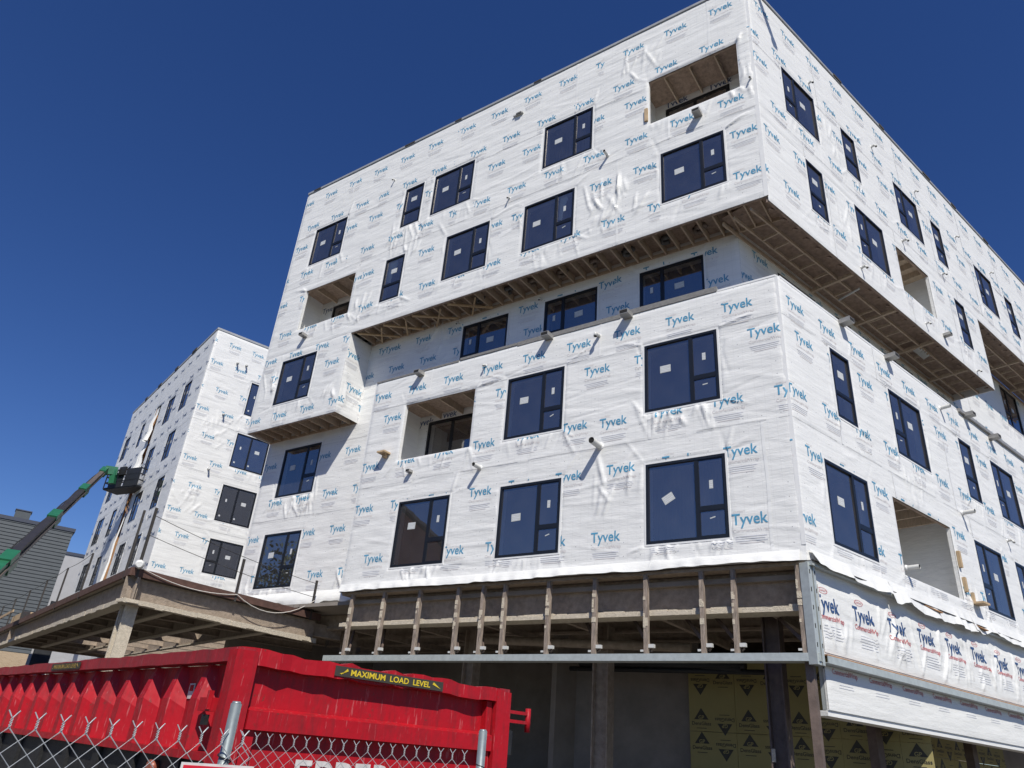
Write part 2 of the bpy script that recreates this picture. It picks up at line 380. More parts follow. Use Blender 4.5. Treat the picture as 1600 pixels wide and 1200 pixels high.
class Skin:
    def __init__(s, x0, x1, z0, z1, holes, seed, seams=(), patches=(), lip=0.0, calm=1.15, nfold=1.7):
        s.b = (x0, x1, z0, z1); s.holes = holes; s.seed = seed; s.seams = seams; s.lip = lip; s.calm = calm
        r = random.Random(seed); s.folds = []
        for (a, b, c, d) in holes:
            for _ in range(int(9 * nfold)):
                k = r.random(); ln = r.uniform(0.25, 0.85)
                if k < 0.42:   # hanging folds under a sill
                    px = r.uniform(a, b); an = R(r.uniform(-115, -65)); pz = c - 0.03
                elif k < 0.8:  # folds leaving the corners
                    px, pz, base = r.choice(((a, c, -135), (b, c, -45), (a, d, 135), (b, d, 45))); an = R(base + r.uniform(-35, 35))
                else:
                    px = r.choice((a - 0.05, b + 0.05)); pz = r.uniform(c, d); an = R(r.choice((78, -78, 100, -100)))
                s.folds.append((px, pz, px + ln * math.cos(an), pz + ln * math.sin(an), r.uniform(0.022, 0.05), r.uniform(0.008, 0.026) * r.choice((1, 1, -0.6))))
        area = (x1 - x0) * (z1 - z0)
        for _ in range(int(area * 0.55 * nfold)):   # long shallow wrinkles that run along the rolls
            px = r.uniform(x0, x1); pz = r.uniform(z0, z1); ln = r.uniform(0.5, 2.4); an = R(r.uniform(-7, 7) + r.choice((0, 0, 12, -12)))
            s.folds.append((px, pz, px + ln * math.cos(an), pz + ln * math.sin(an), r.uniform(0.02, 0.04), r.uniform(0.004, 0.011) * r.choice((1, -1))))
        for z in seams:
            x = x0
            while x < x1:
                ln = r.uniform(0.6, 2.2)
                s.folds.append((x, z + r.uniform(-0.06, 0.06), x + ln, z + r.uniform(-0.06, 0.06), r.uniform(0.02, 0.035), r.uniform(0.004, 0.012)))
                x += ln * r.uniform(0.7, 1.3)
        for (cx, cz, rx, rz, n) in patches:          # crumpled places
            for _ in range(n):
                px = cx + r.uniform(-rx, rx); pz = cz + r.uniform(-rz, rz); ln = r.uniform(0.25, 1.0); an = R(90 + r.uniform(-38, 38))
                s.folds.append((px, pz, px + ln * math.cos(an), pz + ln * math.sin(an), r.uniform(0.022, 0.05), r.uniform(0.016, 0.045)))
    def d(s, x, z):
        x = np.asarray(x, float); z = np.asarray(z, float)
        h = 0.010 * vnoise(x, z, 1.3, 0.8, s.seed) + 0.009 * vnoise(x, z, 0.9, 0.16, s.seed + 5) + 0.006 * vnoise(x + 0.3 * z, z, 0.35, 0.13, s.seed + 9)
        h = h * s.calm
        for zz in s.seams:
            h = h + 0.006 / (1 + np.exp(-np.clip((z - zz - 0.02 * np.sin(x * 1.7)) / 0.008, -40, 40)))
        flat = h.ravel(); X = x.ravel(); Z = z.ravel()
        order = np.argsort(Z); Zs = Z[order]
        for (ax, az, bx, bz, w, amp) in s.folds:
            m = 3 * w
            i0 = np.searchsorted(Zs, min(az, bz) - m); i1 = np.searchsorted(Zs, max(az, bz) + m)
            idx = order[i0:i1]
            if idx.size == 0: continue
            xx = X[idx]; sel = (xx > min(ax, bx) - m) & (xx < max(ax, bx) + m); idx = idx[sel]
            if idx.size == 0: continue
            dx, dz = bx - ax, bz - az; L2 = dx * dx + dz * dz
            t = ((X[idx] - ax) * dx + (Z[idx] - az) * dz) / L2
            tc = np.clip(t, 0, 1)
            dist = np.hypot(X[idx] - ax - tc * dx, Z[idx] - az - tc * dz)
            flat[idx] += amp * s.calm * np.exp(-(dist / w) ** 2) * np.maximum(0.0, np.sin(np.pi * np.clip(tc * 0.86 + 0.07, 0, 1))) ** 0.7
        h = flat.reshape(x.shape)
        x0, x1, z0, z1 = s.b
        e = np.minimum.reduce([x - x0, x1 - x, z1 - z, (z - z0) + (0.3 if s.lip else 0)])
        k = np.clip(e / 0.10, 0, 1)
        for (a, b, c, dd) in s.holes:
            o = np.maximum.reduce([a - x, x - b, c - z, z - dd]); k = np.minimum(k, np.clip(o / 0.07, 0, 1))
        h = h * (0.12 + 0.88 * k)
        if s.lip:
            t = np.clip(1 - (z - z0) / 0.34, 0, 1)
            h = h + s.lip * t * t * (3 - 2 * t) * (0.65 + 0.7 * vnoise(x, z, 0.9, 9, s.seed + 31)) * np.clip(np.minimum(x - x0, x1 - x) / 0.3, 0, 1)
        return h
    def mesh(s, name, step=0.045, material='wrap'):
        x0, x1, z0, z1 = s.b
        def lines(a, b, cuts):
            c = sorted({a, b, *[q for q in cuts if a < q < b]}); out = []
            for p, q in zip(c, c[1:]):
                n = max(1, int(math.ceil((q - p) / step))); out += list(np.linspace(p, q, n + 1)[:-1])
            return np.array(out + [b])
        xs = lines(x0, x1, [v for h in s.holes for v in h[:2]]); zs = lines(z0, z1, [v for h in s.holes for v in h[2:]])
        X, Z = np.meshgrid(xs, zs); H = s.d(X, Z)
        co = np.stack([X, Z, H], -1).reshape(-1, 3)
        nx, nz = len(xs), len(zs)
        cx = (xs[1:] + xs[:-1]) / 2; cz = (zs[1:] + zs[:-1]) / 2
        CX, CZ = np.meshgrid(cx, cz); keep = np.ones(CX.shape, bool)
        for (a, b, c, d) in s.holes: keep &= ~((CX > a) & (CX < b) & (CZ > c) & (CZ < d))
        J, I = np.nonzero(keep); a = J * nx + I
        q = np.stack([a, a + 1, a + nx + 1, a + nx], -1)
        me = bpy.data.meshes.new(name)
        me.vertices.add(len(co)); me.vertices.foreach_set('co', co.ravel())
        me.loops.add(q.size); me.loops.foreach_set('vertex_index', q.ravel().astype(np.int32))
        me.polygons.add(len(q)); me.polygons.foreach_set('loop_start', np.arange(0, q.size, 4, dtype=np.int32))
        me.polygons.foreach_set('use_smooth', np.ones(len(q), bool))
        me.materials.append(M[material]); me.update(calc_edges=True); me.validate()
        return me

# ------------------------------------------------------------------ lettering
DEPS = None
def text_tris(txt, width=None, height=None, bold=0.0, cut=None, shear=0.0, ysc=1.0):
    cu = bpy.data.curves.new('t', 'FONT'); cu.body = txt; cu.size = 1.0; cu.offset = bold; cu.resolution_u = 3; cu.shear = shear
    cu.fill_mode = 'FRONT' if hasattr(cu, 'fill_mode') else cu.fill_mode
    o = bpy.data.objects.new('t', cu); COL.objects.link(o)
    dg = bpy.context.evaluated_depsgraph_get()
    me = bpy.data.meshes.new_from_object(o.evaluated_get(dg))
    bm = bmesh.new(); bm.from_mesh(me)
    bmesh.ops.triangulate(bm, faces=bm.faces[:])
    vs = np.array([v.co[:2] for v in bm.verts]); lo, hi = vs.min(0), vs.max(0)
    sc = (width / (hi[0] - lo[0])) if width else (height / (hi[1] - lo[1]))
    for v in bm.verts:
        v.co.x = (v.co.x - (lo[0] + hi[0]) / 2) * sc; v.co.y = (v.co.y - (lo[1] + hi[1]) / 2) * sc * ysc; v.co.z = 0
    if cut:
        W = (hi[0] - lo[0]) * sc / 2; H = (hi[1] - lo[1]) * sc * ysc / 2
        x = -W + cut
        while x < W:
            bmesh.ops.bisect_plane(bm, geom=bm.verts[:] + bm.edges[:] + bm.faces[:], plane_co=(x, 0, 0), plane_no=(1, 0, 0)); x += cut
        y = -H + cut
        while y < H:
            bmesh.ops.bisect_plane(bm, geom=bm.verts[:] + bm.edges[:] + bm.faces[:], plane_co=(0, y, 0), plane_no=(0, 1, 0)); y += cut
        bmesh.ops.triangulate(bm, faces=bm.faces[:])
    bm.verts.index_update()
    v = np.array([q.co[:2] for q in bm.verts]); f = np.array([[l.vert.index for l in p.loops] for p in bm.faces])
    # front side up
    a = v[f[:, 1]] - v[f[:, 0]]; b = v[f[:, 2]] - v[f[:, 0]]
    neg = (a[:, 0] * b[:, 1] - a[:, 1] * b[:, 0]) < 0
    f[neg] = f[neg][:, ::-1]
    bm.free(); bpy.data.meshes.remove(me); bpy.data.objects.remove(o); bpy.data.curves.remove(cu)
    return v, f

TYVEK = text_tris('Tyvek', width=0.74, bold=0.013, cut=0.045, ysc=1.12)
CWRAP = text_tris('CommercialWrap', width=0.74, cut=0.15)
DUPONT = text_tris('DUPONT', width=0.24)
def rect(w, h, nx=6):
    v = []; f = []
    for i in range(nx + 1):
        v += [(-w / 2 + w * i / nx, -h / 2), (-w / 2 + w * i / nx, h / 2)]
    for i in range(nx):
        a = 2 * i; f += [(a, a + 2, a + 3), (a, a + 3, a + 1)]
    return np.array(v), np.array(f)

class Print:
    """flat print laid on a wrapped wall, following its wrinkles"""
    def __init__(s, skin, off=0.006): s.k = skin; s.off = off; s.V = []; s.F = []; s.Mi = []; s.n = 0; s.mats = []
    def add(s, vf, cx, cz, m, rot=0.0, clip=None):
        v, f = vf; c, sn = math.cos(rot), math.sin(rot)
        x = v[:, 0] * c - v[:, 1] * sn + cx; z = v[:, 0] * sn + v[:, 1] * c + cz
        tx = x[f].mean(1); tz = z[f].mean(1); x0, x1, z0, z1 = s.k.b
        keep = (tx > x0 + 0.01) & (tx < x1 - 0.01) & (tz > z0 + 0.02) & (tz < z1 - 0.02)
        for (a, b, cc, d) in s.k.holes: keep &= ~((tx > a - 0.03) & (tx < b + 0.03) & (tz > cc - 0.03) & (tz < d + 0.03))
        if clip: keep &= (tx > clip[0]) & (tx < clip[1])
        f = f[keep]
        if len(f) == 0: return
        if m not in s.mats: s.mats.append(m)
        s.V.append(np.stack([x, z], -1)); s.F.append(f + s.n); s.Mi += [s.mats.index(m)] * len(f); s.n += len(v)
    def mesh(s, name):
        V = np.concatenate(s.V); F = np.concatenate(s.F)
        H = s.k.d(V[:, 0], V[:, 1]) + s.off
        me = bpy.data.meshes.new(name)
        me.from_pydata(np.column_stack([V, H]).tolist(), [], F.tolist())
        for m in s.mats: me.materials.append(M[m])
        me.polygons.foreach_set('material_index', s.Mi); me.update()
        return me

PER = 1.41
LINES = [rect(0.66, 0.014), rect(0.60, 0.012), rect(0.64, 0.012), rect(0.5, 0.012)]
def print_wall(skin, rows, seed, fine=True, blue='print_blue', per=PER):
    """rows: (height, phase); the words are printed every 1.41 m"""
    p = Print(skin); r = random.Random(seed); x0, x1, z0, z1 = skin.b
    for (z, ph) in rows:
        if z < z0 - 0.1 or z > z1 + 0.1: continue
        k = math.floor((x0 - ph) / per) - 1
        # the sheets are cut and lapped now and then, which breaks words and shifts the print
        joints = []; x = x0 + r.uniform(2.5, 6)
        while x < x1: joints.append((x, r.uniform(-0.5, 0.5))); x += r.uniform(3.5, 7.5)
        segs = []; a = x0; sh = 0.0; zz = 0.0
        for (jx, js) in joints + [(x1, 0)]:
            segs.append((a, jx, sh, zz)); a = jx; sh += js * r.choice((0, 1)); zz = r.uniform(-0.05, 0.05)
        for (a, b, sh, zz) in segs:
            k = math.floor((a - ph - sh) / per) - 1
            while ph + sh + k * per < b + 0.6:
                cx = ph + sh + k * per; cz = z + zz; k += 1
                if cx < a - 0.6: continue
                cl = (a, b)
                p.add(TYVEK, cx, cz, blue, clip=cl)
                if fine:
                    p.add(CWRAP, cx + 0.02, cz - 0.215, 'print_pale', clip=cl)
                    p.add(DUPONT, cx - 0.2, cz + 0.2, 'print_pale', clip=cl)
                    for q, zq in enumerate((0.33, 0.375, 0.42, 0.465)):
                        p.add(LINES[q], cx + r.uniform(-0.03, 0.03), cz - zq, 'print_faint' if q < 3 else 'print_pale', clip=cl)
    zs = sorted([z0] + [q for q in skin.seams if z0 < q < z1] + [z1])
    for q in zs[1:-1]:                                # lapped edge of each roll
        x = x0
        while x < x1:
            ln = r.uniform(1.0, 2.6); p.add(rect(ln, 0.007, 40), x + ln / 2, q + r.uniform(-0.012, 0.012), 'seam'); x += ln + r.uniform(0.0, 0.5)
    for a, b in zip(zs, zs[1:]):                      # taped upright laps
        x = x0 + r.uniform(1.5, 4.5)
        while x < x1 - 0.5:
            n = int((b - a) / 0.05); v = []; f = []
            for i in range(n + 1): zz = a + (b - a) * i / n; dx = 0.012 * math.sin(zz * 3 + x); v += [(dx - 0.035, zz), (dx + 0.035, zz)]
            for i in range(n): q = 2 * i; f += [(q, q + 1, q + 3), (q, q + 3, q + 2)]
            p.add((np.array(v), np.array(f)), x, 0, 'tape'); x += r.uniform(3.0, 6.5)
    return p

# ------------------------------------------------------------------ windows
CACHE = {}
def cached(key, fn):
    if key not in CACHE: CACHE[key] = fn()
    return CACHE[key]
def add_window(parent, F, x0, x1, z0, z1, kind='wide', side='R', n=0.0, seed=0, curtain=False, dots=False, plain=False):
    """local frame of a window: X right, Y up, Z out, origin at the lower left corner of its frame"""
    w, h = round(x1 - x0, 3), round(z1 - z0, 3); r = random.Random(seed * 31 + int(x0 * 100))
    T = F @ Matrix.Translation((x0, z0, n))
    key = (w, h, kind, side)
    t, fr, bk = 0.062, 0.020, -0.05
    # layout: list of panes (x0,x1,y0,y1)
    if kind == 'wide':
        mw = 0.36 * w; yl = 0.36 * h; mu = 0.075
        if side == 'R': xm = w - mw; panes = [(t, xm - mu / 2, t, h - t), (xm + mu / 2, w - t, yl + mu / 2, h - t), (xm + mu / 2, w - t, t, yl - mu / 2)]; bars = [(xm - mu / 2, xm + mu / 2, t, h - t), (xm + mu / 2, w - t, yl - mu / 2, yl + mu / 2)]
        else: xm = mw; panes = [(xm + mu / 2, w - t, t, h - t), (t, xm - mu / 2, yl + mu / 2, h - t), (t, xm - mu / 2, t, yl - mu / 2)]; bars = [(xm - mu / 2, xm + mu / 2, t, h - t), (t, xm - mu / 2, yl - mu / 2, yl + mu / 2)]
    elif kind == 'narrow':
        yl = 0.37 * h; mu = 0.075
        panes = [(t, w - t, yl + mu / 2, h - t), (t, w - t, t, yl - mu / 2)]; bars = [(t, w - t, yl - mu / 2, yl + mu / 2)]
    else:   # two equal lights
        xm = 0.46 * w; mu = 0.075
        panes = [(t, xm - mu / 2, t, h - t), (xm + mu / 2, w - t, t, h - t)]; bars = [(xm - mu / 2, xm + mu / 2, t, h - t)]
    def mk_frame():
        b = MB()
        b.box(0, w, 0, t, bk, fr, 'window_black'); b.box(0, w, h - t, h, bk, fr, 'window_black')
        b.box(0, t, t, h - t, bk, fr, 'window_black'); b.box(w - t, w, t, h - t, bk, fr, 'window_black')
        for i, q in enumerate(bars): b.box(q[0], q[1], q[2], q[3], bk + 0.01, fr - 0.008 - 0.003 * i, 'window_black')
        for q in panes[1:]:   # sash around the smaller lights
            s = 0.022
            b.box(q[0], q[1], q[2], q[2] + s, -0.045, 0.006, 'window_black'); b.box(q[0], q[1], q[3] - s, q[3], -0.045, 0.006, 'window_black')
            b.box(q[0], q[0] + s, q[2] + s, q[3] - s, -0.045, 0.006, 'window_black'); b.box(q[1] - s, q[1], q[2] + s, q[3] - s, -0.045, 0.006, 'window_black')
        return b.mesh('frame')
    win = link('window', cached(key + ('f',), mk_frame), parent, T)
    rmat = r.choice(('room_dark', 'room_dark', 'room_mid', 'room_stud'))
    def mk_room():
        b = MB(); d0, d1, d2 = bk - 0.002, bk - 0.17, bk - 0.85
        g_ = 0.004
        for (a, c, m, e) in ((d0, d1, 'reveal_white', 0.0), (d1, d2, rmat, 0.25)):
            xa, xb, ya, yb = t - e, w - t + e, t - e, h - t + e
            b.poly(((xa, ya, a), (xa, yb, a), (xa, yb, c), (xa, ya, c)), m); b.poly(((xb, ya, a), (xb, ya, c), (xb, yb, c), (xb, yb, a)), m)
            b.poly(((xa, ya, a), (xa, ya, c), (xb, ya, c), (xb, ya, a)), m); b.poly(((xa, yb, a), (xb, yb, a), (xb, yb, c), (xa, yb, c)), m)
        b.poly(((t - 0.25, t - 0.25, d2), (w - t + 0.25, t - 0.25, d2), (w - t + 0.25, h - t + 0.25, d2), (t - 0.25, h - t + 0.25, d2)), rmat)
        # hidden face between lining and room
        return b.mesh('room')
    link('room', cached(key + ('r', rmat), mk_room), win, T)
    for i, q in enumerate(panes):
        zz = -0.022 if i == 0 else -0.012
        me = cached(key + ('p', i), lambda: MB().poly(((q[0] - 0.004, q[2] - 0.004, zz), (q[1] + 0.004, q[2] - 0.004, zz), (q[1] + 0.004, q[3] + 0.004, zz), (q[0] - 0.004, q[3] + 0.004, zz)), 'glass').mesh('pane'))
        link('pane', me, win, T)
    def mk_flash():
        b = MB(); s = 0.045; a, c = -0.09, 0.016
        b.box(-s, 0, -s, h + s, a, c, 'flashing'); b.box(w, w + s, -s, h + s, a, c, 'flashing')
        b.box(0, w, -s, 0, a, c, 'flashing'); b.box(0, w, h, h + s, a, c, 'flashing')
        return b.mesh('flashing')
    if not plain: link('flashing', cached(key + ('l',), mk_flash), win, T)
    # paper stickers on the glass
    def sticker(pi, fx, fy, sw, sh, rot=0.0):
        q = panes[pi]; zz = (-0.022 if pi == 0 else -0.012) + 0.004
        b = MB(); b.box(-sw / 2, sw / 2, -sh / 2, sh / 2, -0.001, 0.001, 'paper')
        for j in range(int(sh / 0.045)): b.box(-sw * 0.4, sw * (0.4 - 0.15 * (j % 2)), sh / 2 - 0.03 - j * 0.042, sh / 2 - 0.018 - j * 0.042, 0.0, 0.0018, 'print_faint')
        me = cached(('st', sw, sh), lambda: b.mesh('sticker'))
        link('sticker', me, win, T @ Matrix.Translation((q[0] + fx * (q[1] - q[0]), q[2] + fy * (q[3] - q[2]), zz)) @ Matrix.Rotation(rot, 4, 'Z'))
    if kind == 'wide':
        sticker(0, 0.42 + r.uniform(-0.04, 0.06), 0.58 + r.uniform(-0.04, 0.04), 0.27, 0.19, rot=(0.5 if seed == 99 else r.uniform(-0.02, 0.05)))
        sticker(1, 0.5, 0.45 + r.uniform(-0.05, 0.05), 0.085, 0.19)
        if r.random() < 0.75: sticker(2, 0.5, 0.7, 0.12, 0.025, rot=r.uniform(0, 0.4))
    elif kind == 'narrow':
        sticker(0, 0.5, 0.5, 0.27, 0.19)
        if r.random() < 0.5: sticker(1, 0.6, 0.6, 0.085, 0.06)
    elif kind == 'double' and not plain:
        sticker(1, 0.45, 0.6, 0.27, 0.19); sticker(0, 0.4, 0.6, 0.085, 0.17)
    if dots:
        sticker(0, 0.2, 0.13, 0.09, 0.09); sticker(len(panes) - 1 if kind == 'double' else 0, 0.12 if kind == 'double' else 0.8, 0.13, 0.09, 0.09)
    if curtain:   # torn plastic hanging behind the glass
        q = panes[1] if kind == 'wide' else panes[0]
        b = MB(); ww = q[1] - q[0]
        pts = [(q[0] + ww * fx, q[2] + (q[3] - q[2]) * fy, -0.10 - 0.02 * ((i % 2))) for i, (fx, fy) in enumerate(((0.02, 0.2), (0.25, 0.12), (0.32, 0.5), (0.55, 0.85), (0.5, 0.99), (0.02, 0.99)))]
        b.poly(pts, 'reveal_white'); link('plastic_sheet', b.mesh('plastic_sheet'), win, T)
    return win

def hole(x0, x1, z0, z1, g_=0.03): return (x0 - g_, x1 + g_, z0 - g_, z1 + g_)

# ------------------------------------------------------------------ MAIN BUILDING
base = P0.copy()
B = thing('apartment_building', base, 'large white-wrapped corner apartment building under construction with stepped overhangs', 'building')
W5, W4, W3, W2, W1 = (18.40, 20.20), (15.28, 17.08), (12.22, 14.04), (9.12, 10.94), (5.95, 7.80)
# u (metres left of the corner) of the windows in the front wall
A_up = [(5.02, 6.81, W5, 'wide', 0), (9.70, 11.49, W5, 'wide', 0), (12.02, 12.90, W5, 'narrow', 0), (16.0, 17.79, W5, 'wide', 0),
        (0.97, 2.78, W4, 'wide', 0), (5.56, 7.36, W4, 'wide', 1), (8.72, 10.51, W4, 'wide', 0), (12.39, 13.28, W4, 'narrow', 1)]
A_bay = [(16.03, 17.88, (12.25, 14.06), 'wide', 0)]
A_low = [(1.485, 3.32, W2, 'wide', 0), (5.61, 7.41, W2, 'wide', 0), (1.46, 3.31, W1, 'wide', 99), (5.55, 7.37, W1, 'wide', 0), (9.04, 10.87, W1, 'wide', 0)]
L5 = (0.43, 3.12, 18.43, 20.19); L4 = (14.84, 17.5, 15.34, 17.1); L2 = (8.57, 11.2, 9.12, 10.92)
def neg(u0, u1): return (-u1, -u0)
def build_wall(F, skin, name, rows, seed, step=0.045, fine=True, blue='print_blue', parent=B):
    w = link(name, skin.mesh(name, step), parent, F)
    if rows:
        link('lettering', print_wall(skin, rows, seed, fine, blue).mesh('lettering'), w, F)
    return w

# front, upper storeys with the bay hanging below at the left
hs = [hole(*neg(a, b), *z) for (a, b, z, k, s) in A_up] + [(*neg(*l[:2]), *l[2:]) for l in (L5, L4)]
SK_AU = Skin(XL, 0, Z_OVER, Z_ROOF, hs, 11, seams=(20.02, 17.52), patches=((-4.3, 15.6, 0.8, 0.7, 26), (-12.6, 17.4, 0.9, 0.5, 14), (-3.4, 20.9, 0.6, 0.5, 12), (-0.4, 18.4, 0.3, 0.5, 10), (-14.2, 15.2, 0.3, 0.5, 6)))
ROWS_AU = [(21.92, -0.46), (20.46, -1.15), (19.48, -0.15), (18.0, -0.82), (16.77, -0.52), (15.28, -1.23)]
build_wall(FA, SK_AU, 'front_wall_wrap', ROWS_AU, 3)
SK_BAY = Skin(XL, -14.43, Z_BAY, Z_OVER - 0.001, [hole(*neg(a, b), *z) for (a, b, z, k, s) in A_bay], 12, patches=((-18.3, 13.0, 0.4, 0.6, 8), (-15, 11.9, 0.4, 0.3, 6)))
build_wall(FA, SK_BAY, 'bay_wall_wrap', [(14.2, -0.3), (13.35, -1.0), (11.75, -0.4)], 4)
SK_AL = Skin(-12.64, 0, Z_BASE, Z_PAR, [hole(*neg(a, b), *z) for (a, b, z, k, s) in A_low] + [(*neg(*L2[:2]), *L2[2:])], 13, seams=(10.97, 8.42), lip=0.05,
             patches=((-2.5, 8.75, 0.9, 0.3, 16), (-9.9, 5.6, 0.6, 0.2, 10), (-4.2, 7.2, 0.5, 0.5, 8), (-2.3, 5.7, 0.7, 0.2, 8)))
build_wall(FA, SK_AL, 'lower_front_wall_wrap', [(11.40, -0.96), (10.56, -0.40), (9.05, -1.0), (7.73, -0.97), (6.22, -0.27)], 5, step=0.04)
for (a, b, z, k, s) in A_up + A_bay + A_low:
    add_window(B, FA, *neg(a, b), *z, kind=k, side='R', seed=s if s == 99 else 0, curtain=(s == 1))
# recessed wall behind (third storey, and lower left)
A2w = [(16.17, 18.04, W1, 'R'), (16.07, 17.99, W2, 'R'), (8.43, 10.22, W3, 'L'), (5.28, 7.08, W3, 'L'), (2.08, 3.94, W3, 'L')]
SK_A2 = Skin(XL + 0.02, XQ_A, 5.2, Z_OVER + 0.25, [hole(*neg(a, b), *z) for (a, b, z, s) in A2w] + [(-12.55, XQ_A + 1, 5.0, 11.5)], 14, seams=(10.8, 8.3), patches=((-16.8, 8.6, 1.0, 0.35, 22), (-11.2, 13.2, 0.6, 0.7, 10), (-18.0, 5.6, 0.8, 0.2, 8), (-14.0, 5.6, 1.0, 0.2, 6)))
build_wall(FA2, SK_A2, 'recessed_front_wall_wrap', [(14.0, -0.95), (13.1, -0.3), (11.6, -0.8), (10.35, -0.3), (8.9, -0.95), (7.65, -0.35), (6.25, -1.0)], 6)
for (a, b, z, s) in A2w: add_window(B, FA2, *neg(a, b), *z, kind='wide', side=s)

# side wall along the street
B5 = [(1.46, 3.22, 'wide'), (4.80, 5.66, 'narrow'), (8.27, 10.01, 'wide'), (11.1, 11.92, 'narrow'), (14.87, 16.54, 'wide'), (17.87, 18.72, 'narrow'), (20.6, 22.3, 'wide')]
B4 = [(2.18, 3.05, 'narrow', 0), (4.85, 6.57, 'wide', 1), (11.72, 12.52, 'narrow', 1)]
B2_ = [(2.04, 2.93, 'narrow'), (4.94, 6.74, 'wide'), (9.19, 10.05, 'narrow'), (11.49, 13.26, 'wide')]
B1_ = [(1.11, 2.96, 'R'), (8.76, 10.57, 'L'), (11.6, 13.4, 'L')]
LB4 = (7.43, 9.72, 15.28, 16.98); LB1 = (4.18, 7.3, 5.93, 7.78)
Z5S = 17.15; XE4 = 13.75
SK_B5 = Skin(0, XB, Z5S, Z_ROOF, [hole(a, b, *W5) for (a, b, k) in B5], 21, seams=(20.02, 17.6), calm=0.9, patches=((4.0, 19.0, 0.5, 0.8, 10),))
build_wall(FB, SK_B5, 'side_wall_wrap', [(21.92, 0.7), (20.46, 1.4), (19.48, 0.3), (18.0, 1.0)], 7, step=0.05)
SK_B4 = Skin(0, XE4, Z_OVER - 0.15, Z5S - 0.001, [hole(a, b, *W4) for (a, b, k, c) in B4] + [LB4], 22, calm=0.9, patches=((4.0, 15.4, 0.4, 0.6, 8),))
build_wall(FB, SK_B4, 'side_wall_overhang_wrap', [(16.77, 0.5), (15.28, 1.2)], 8, step=0.05)
SK_BL = Skin(0, 16.0, Z_BASE, Z_PAR, [hole(a, b, *W2) for (a, b, k) in B2_] + [hole(a, b, *W1) for (a, b, k) in B1_] + [LB1], 23, seams=(10.97, 8.42), lip=0.04, calm=0.95, patches=((5.6, 8.2, 0.5, 0.4, 8), (8.0, 5.8, 0.8, 0.2, 8)))
build_wall(FB, SK_BL, 'lower_side_wall_wrap', [(11.40, 0.62), (10.56, 0.85), (9.05, 0.3), (7.73, 0.75), (6.22, 0.1)], 9, step=0.045)
for (a, b, k) in B5: add_window(B, FB, a, b, *W5, kind=k, side='L')
for (a, b, k, c) in B4: add_window(B, FB, a, b, *W4, kind=k, side='L', curtain=bool(c))
for (a, b, k) in B2_: add_window(B, FB, a, b, *W2, kind=k, side='L')
for (a, b, s) in B1_: add_window(B, FB, a, b, *W1, kind='wide', side=s)
B22 = [(2.5, 4.4, 'wide', W3), (5.55, 6.45, 'narrow', W3), (8.7, 10.5, 'wide', W3), (12.35, 13.2, 'narrow', W3), (19.4, 21.2, 'wide', W4)]
SK_B2 = Skin(XQ_B, XB, Z_PAR - 0.3, Z5S + 0.2, [hole(a, b, *z) for (a, b, k, z) in B22], 24, calm=0.9)
build_wall(FB2, SK_B2, 'recessed_side_wall_wrap', [(16.9, 0.4), (15.4, 1.1), (14.0, 0.25), (13.1, 0.9)], 10, step=0.06)
for (a, b, k, z) in B22: add_window(B, FB2, a, b, *z, kind=k, side='L')

# corner tape where front and side meet, roof edge, roof deck, terrace decks
b = MB(); b.box(-0.09, 0.012, Z_OVER, Z_ROOF - 0.02, -0.01, 0.014, 'flashing'); b.box(-0.07, 0.012, Z_BASE + 0.3, Z_PAR - 0.02, -0.01, 0.014, 'flashing')
link('corner_tape', b.mesh('corner_tape'), B, FA)
b = MB(); b.box(XL - 0.02, 0.06, Z_ROOF - 0.005, Z_ROOF + 0.085, -0.35, 0.05, 'cap_metal'); link('roof_cap', b.mesh('roof_cap'), B, FA)
b = MB(); b.box(0.0, XB, Z_ROOF - 0.003, Z_ROOF + 0.087, -0.35, 0.051, 'cap_metal'); link('roof_cap', b.mesh('roof_cap'), B, FB)
for (u, w_) in ((4.9, 0.5), (8.0, 0.35), (11.4, 0.6), (13.9, 0.4), (17.0, 0.5)):
    b = MB(); b.box(u, u + w_, Z_ROOF + 0.02, Z_ROOF + 0.11, 0.048, 0.075, 'steel_dark'); link('roof_cleat', b.mesh('roof_cleat'), B, FB)
for (u, w_) in ((-13.4, 0.5), (-7.4, 0.3), (-18.6, 0.4), (-10.9, 0.3)):
    b = MB(); b.box(u, u + w_, Z_ROOF + 0.015, Z_ROOF + 0.075, 0.048, 0.07, 'steel_dark'); link('roof_cleat', b.mesh('roof_cleat'), B, FA)
def deck_poly(pts, z, th, m, name):
    k = MB(); n = len(pts)
    k.poly([(p.x, p.y, z + th) for p in pts], m); k.poly([(p.x, p.y, z) for p in pts][::-1], m)
    for i in range(n):
        p, q = pts[i], pts[(i + 1) % n]; k.poly([(p.x, p.y, z), (q.x, q.y, z), (q.x, q.y, z + th), (p.x, p.y, z + th)], m)
    return link(name, k.mesh(name), B, Matrix.Identity(4))
def offc(a, c):
    """corner point a behind the front wall and c behind the side wall"""
    x = (-a * nB.y + c * nA.y) / det; y = (-nA.x * c + nB.x * a) / det
    return P0 + Vector((x, y, 0))
ca = offc(0.1, 0.1); lf = ca + dA * 18.7; rt = ca + dB * 23.8
deck_poly([ca, rt, rt - nB * 9, offc(4.6, 9.1), lf - nA * 4.5, lf], Z_ROOF - 0.25, 0.2, 'membrane', 'roof_deck')
cb = offc(0.06, 0.06)
deck_poly([cb, cb + dB * 15.8, cb + dB * 15.8 - nB * 1.25, PQ - nA * 0.0 - nB * 0.02, cb + dA * 12.4 - nA * 0.98, cb + dA * 12.4], 11.55, 0.12, 'membrane', 'terrace_deck')
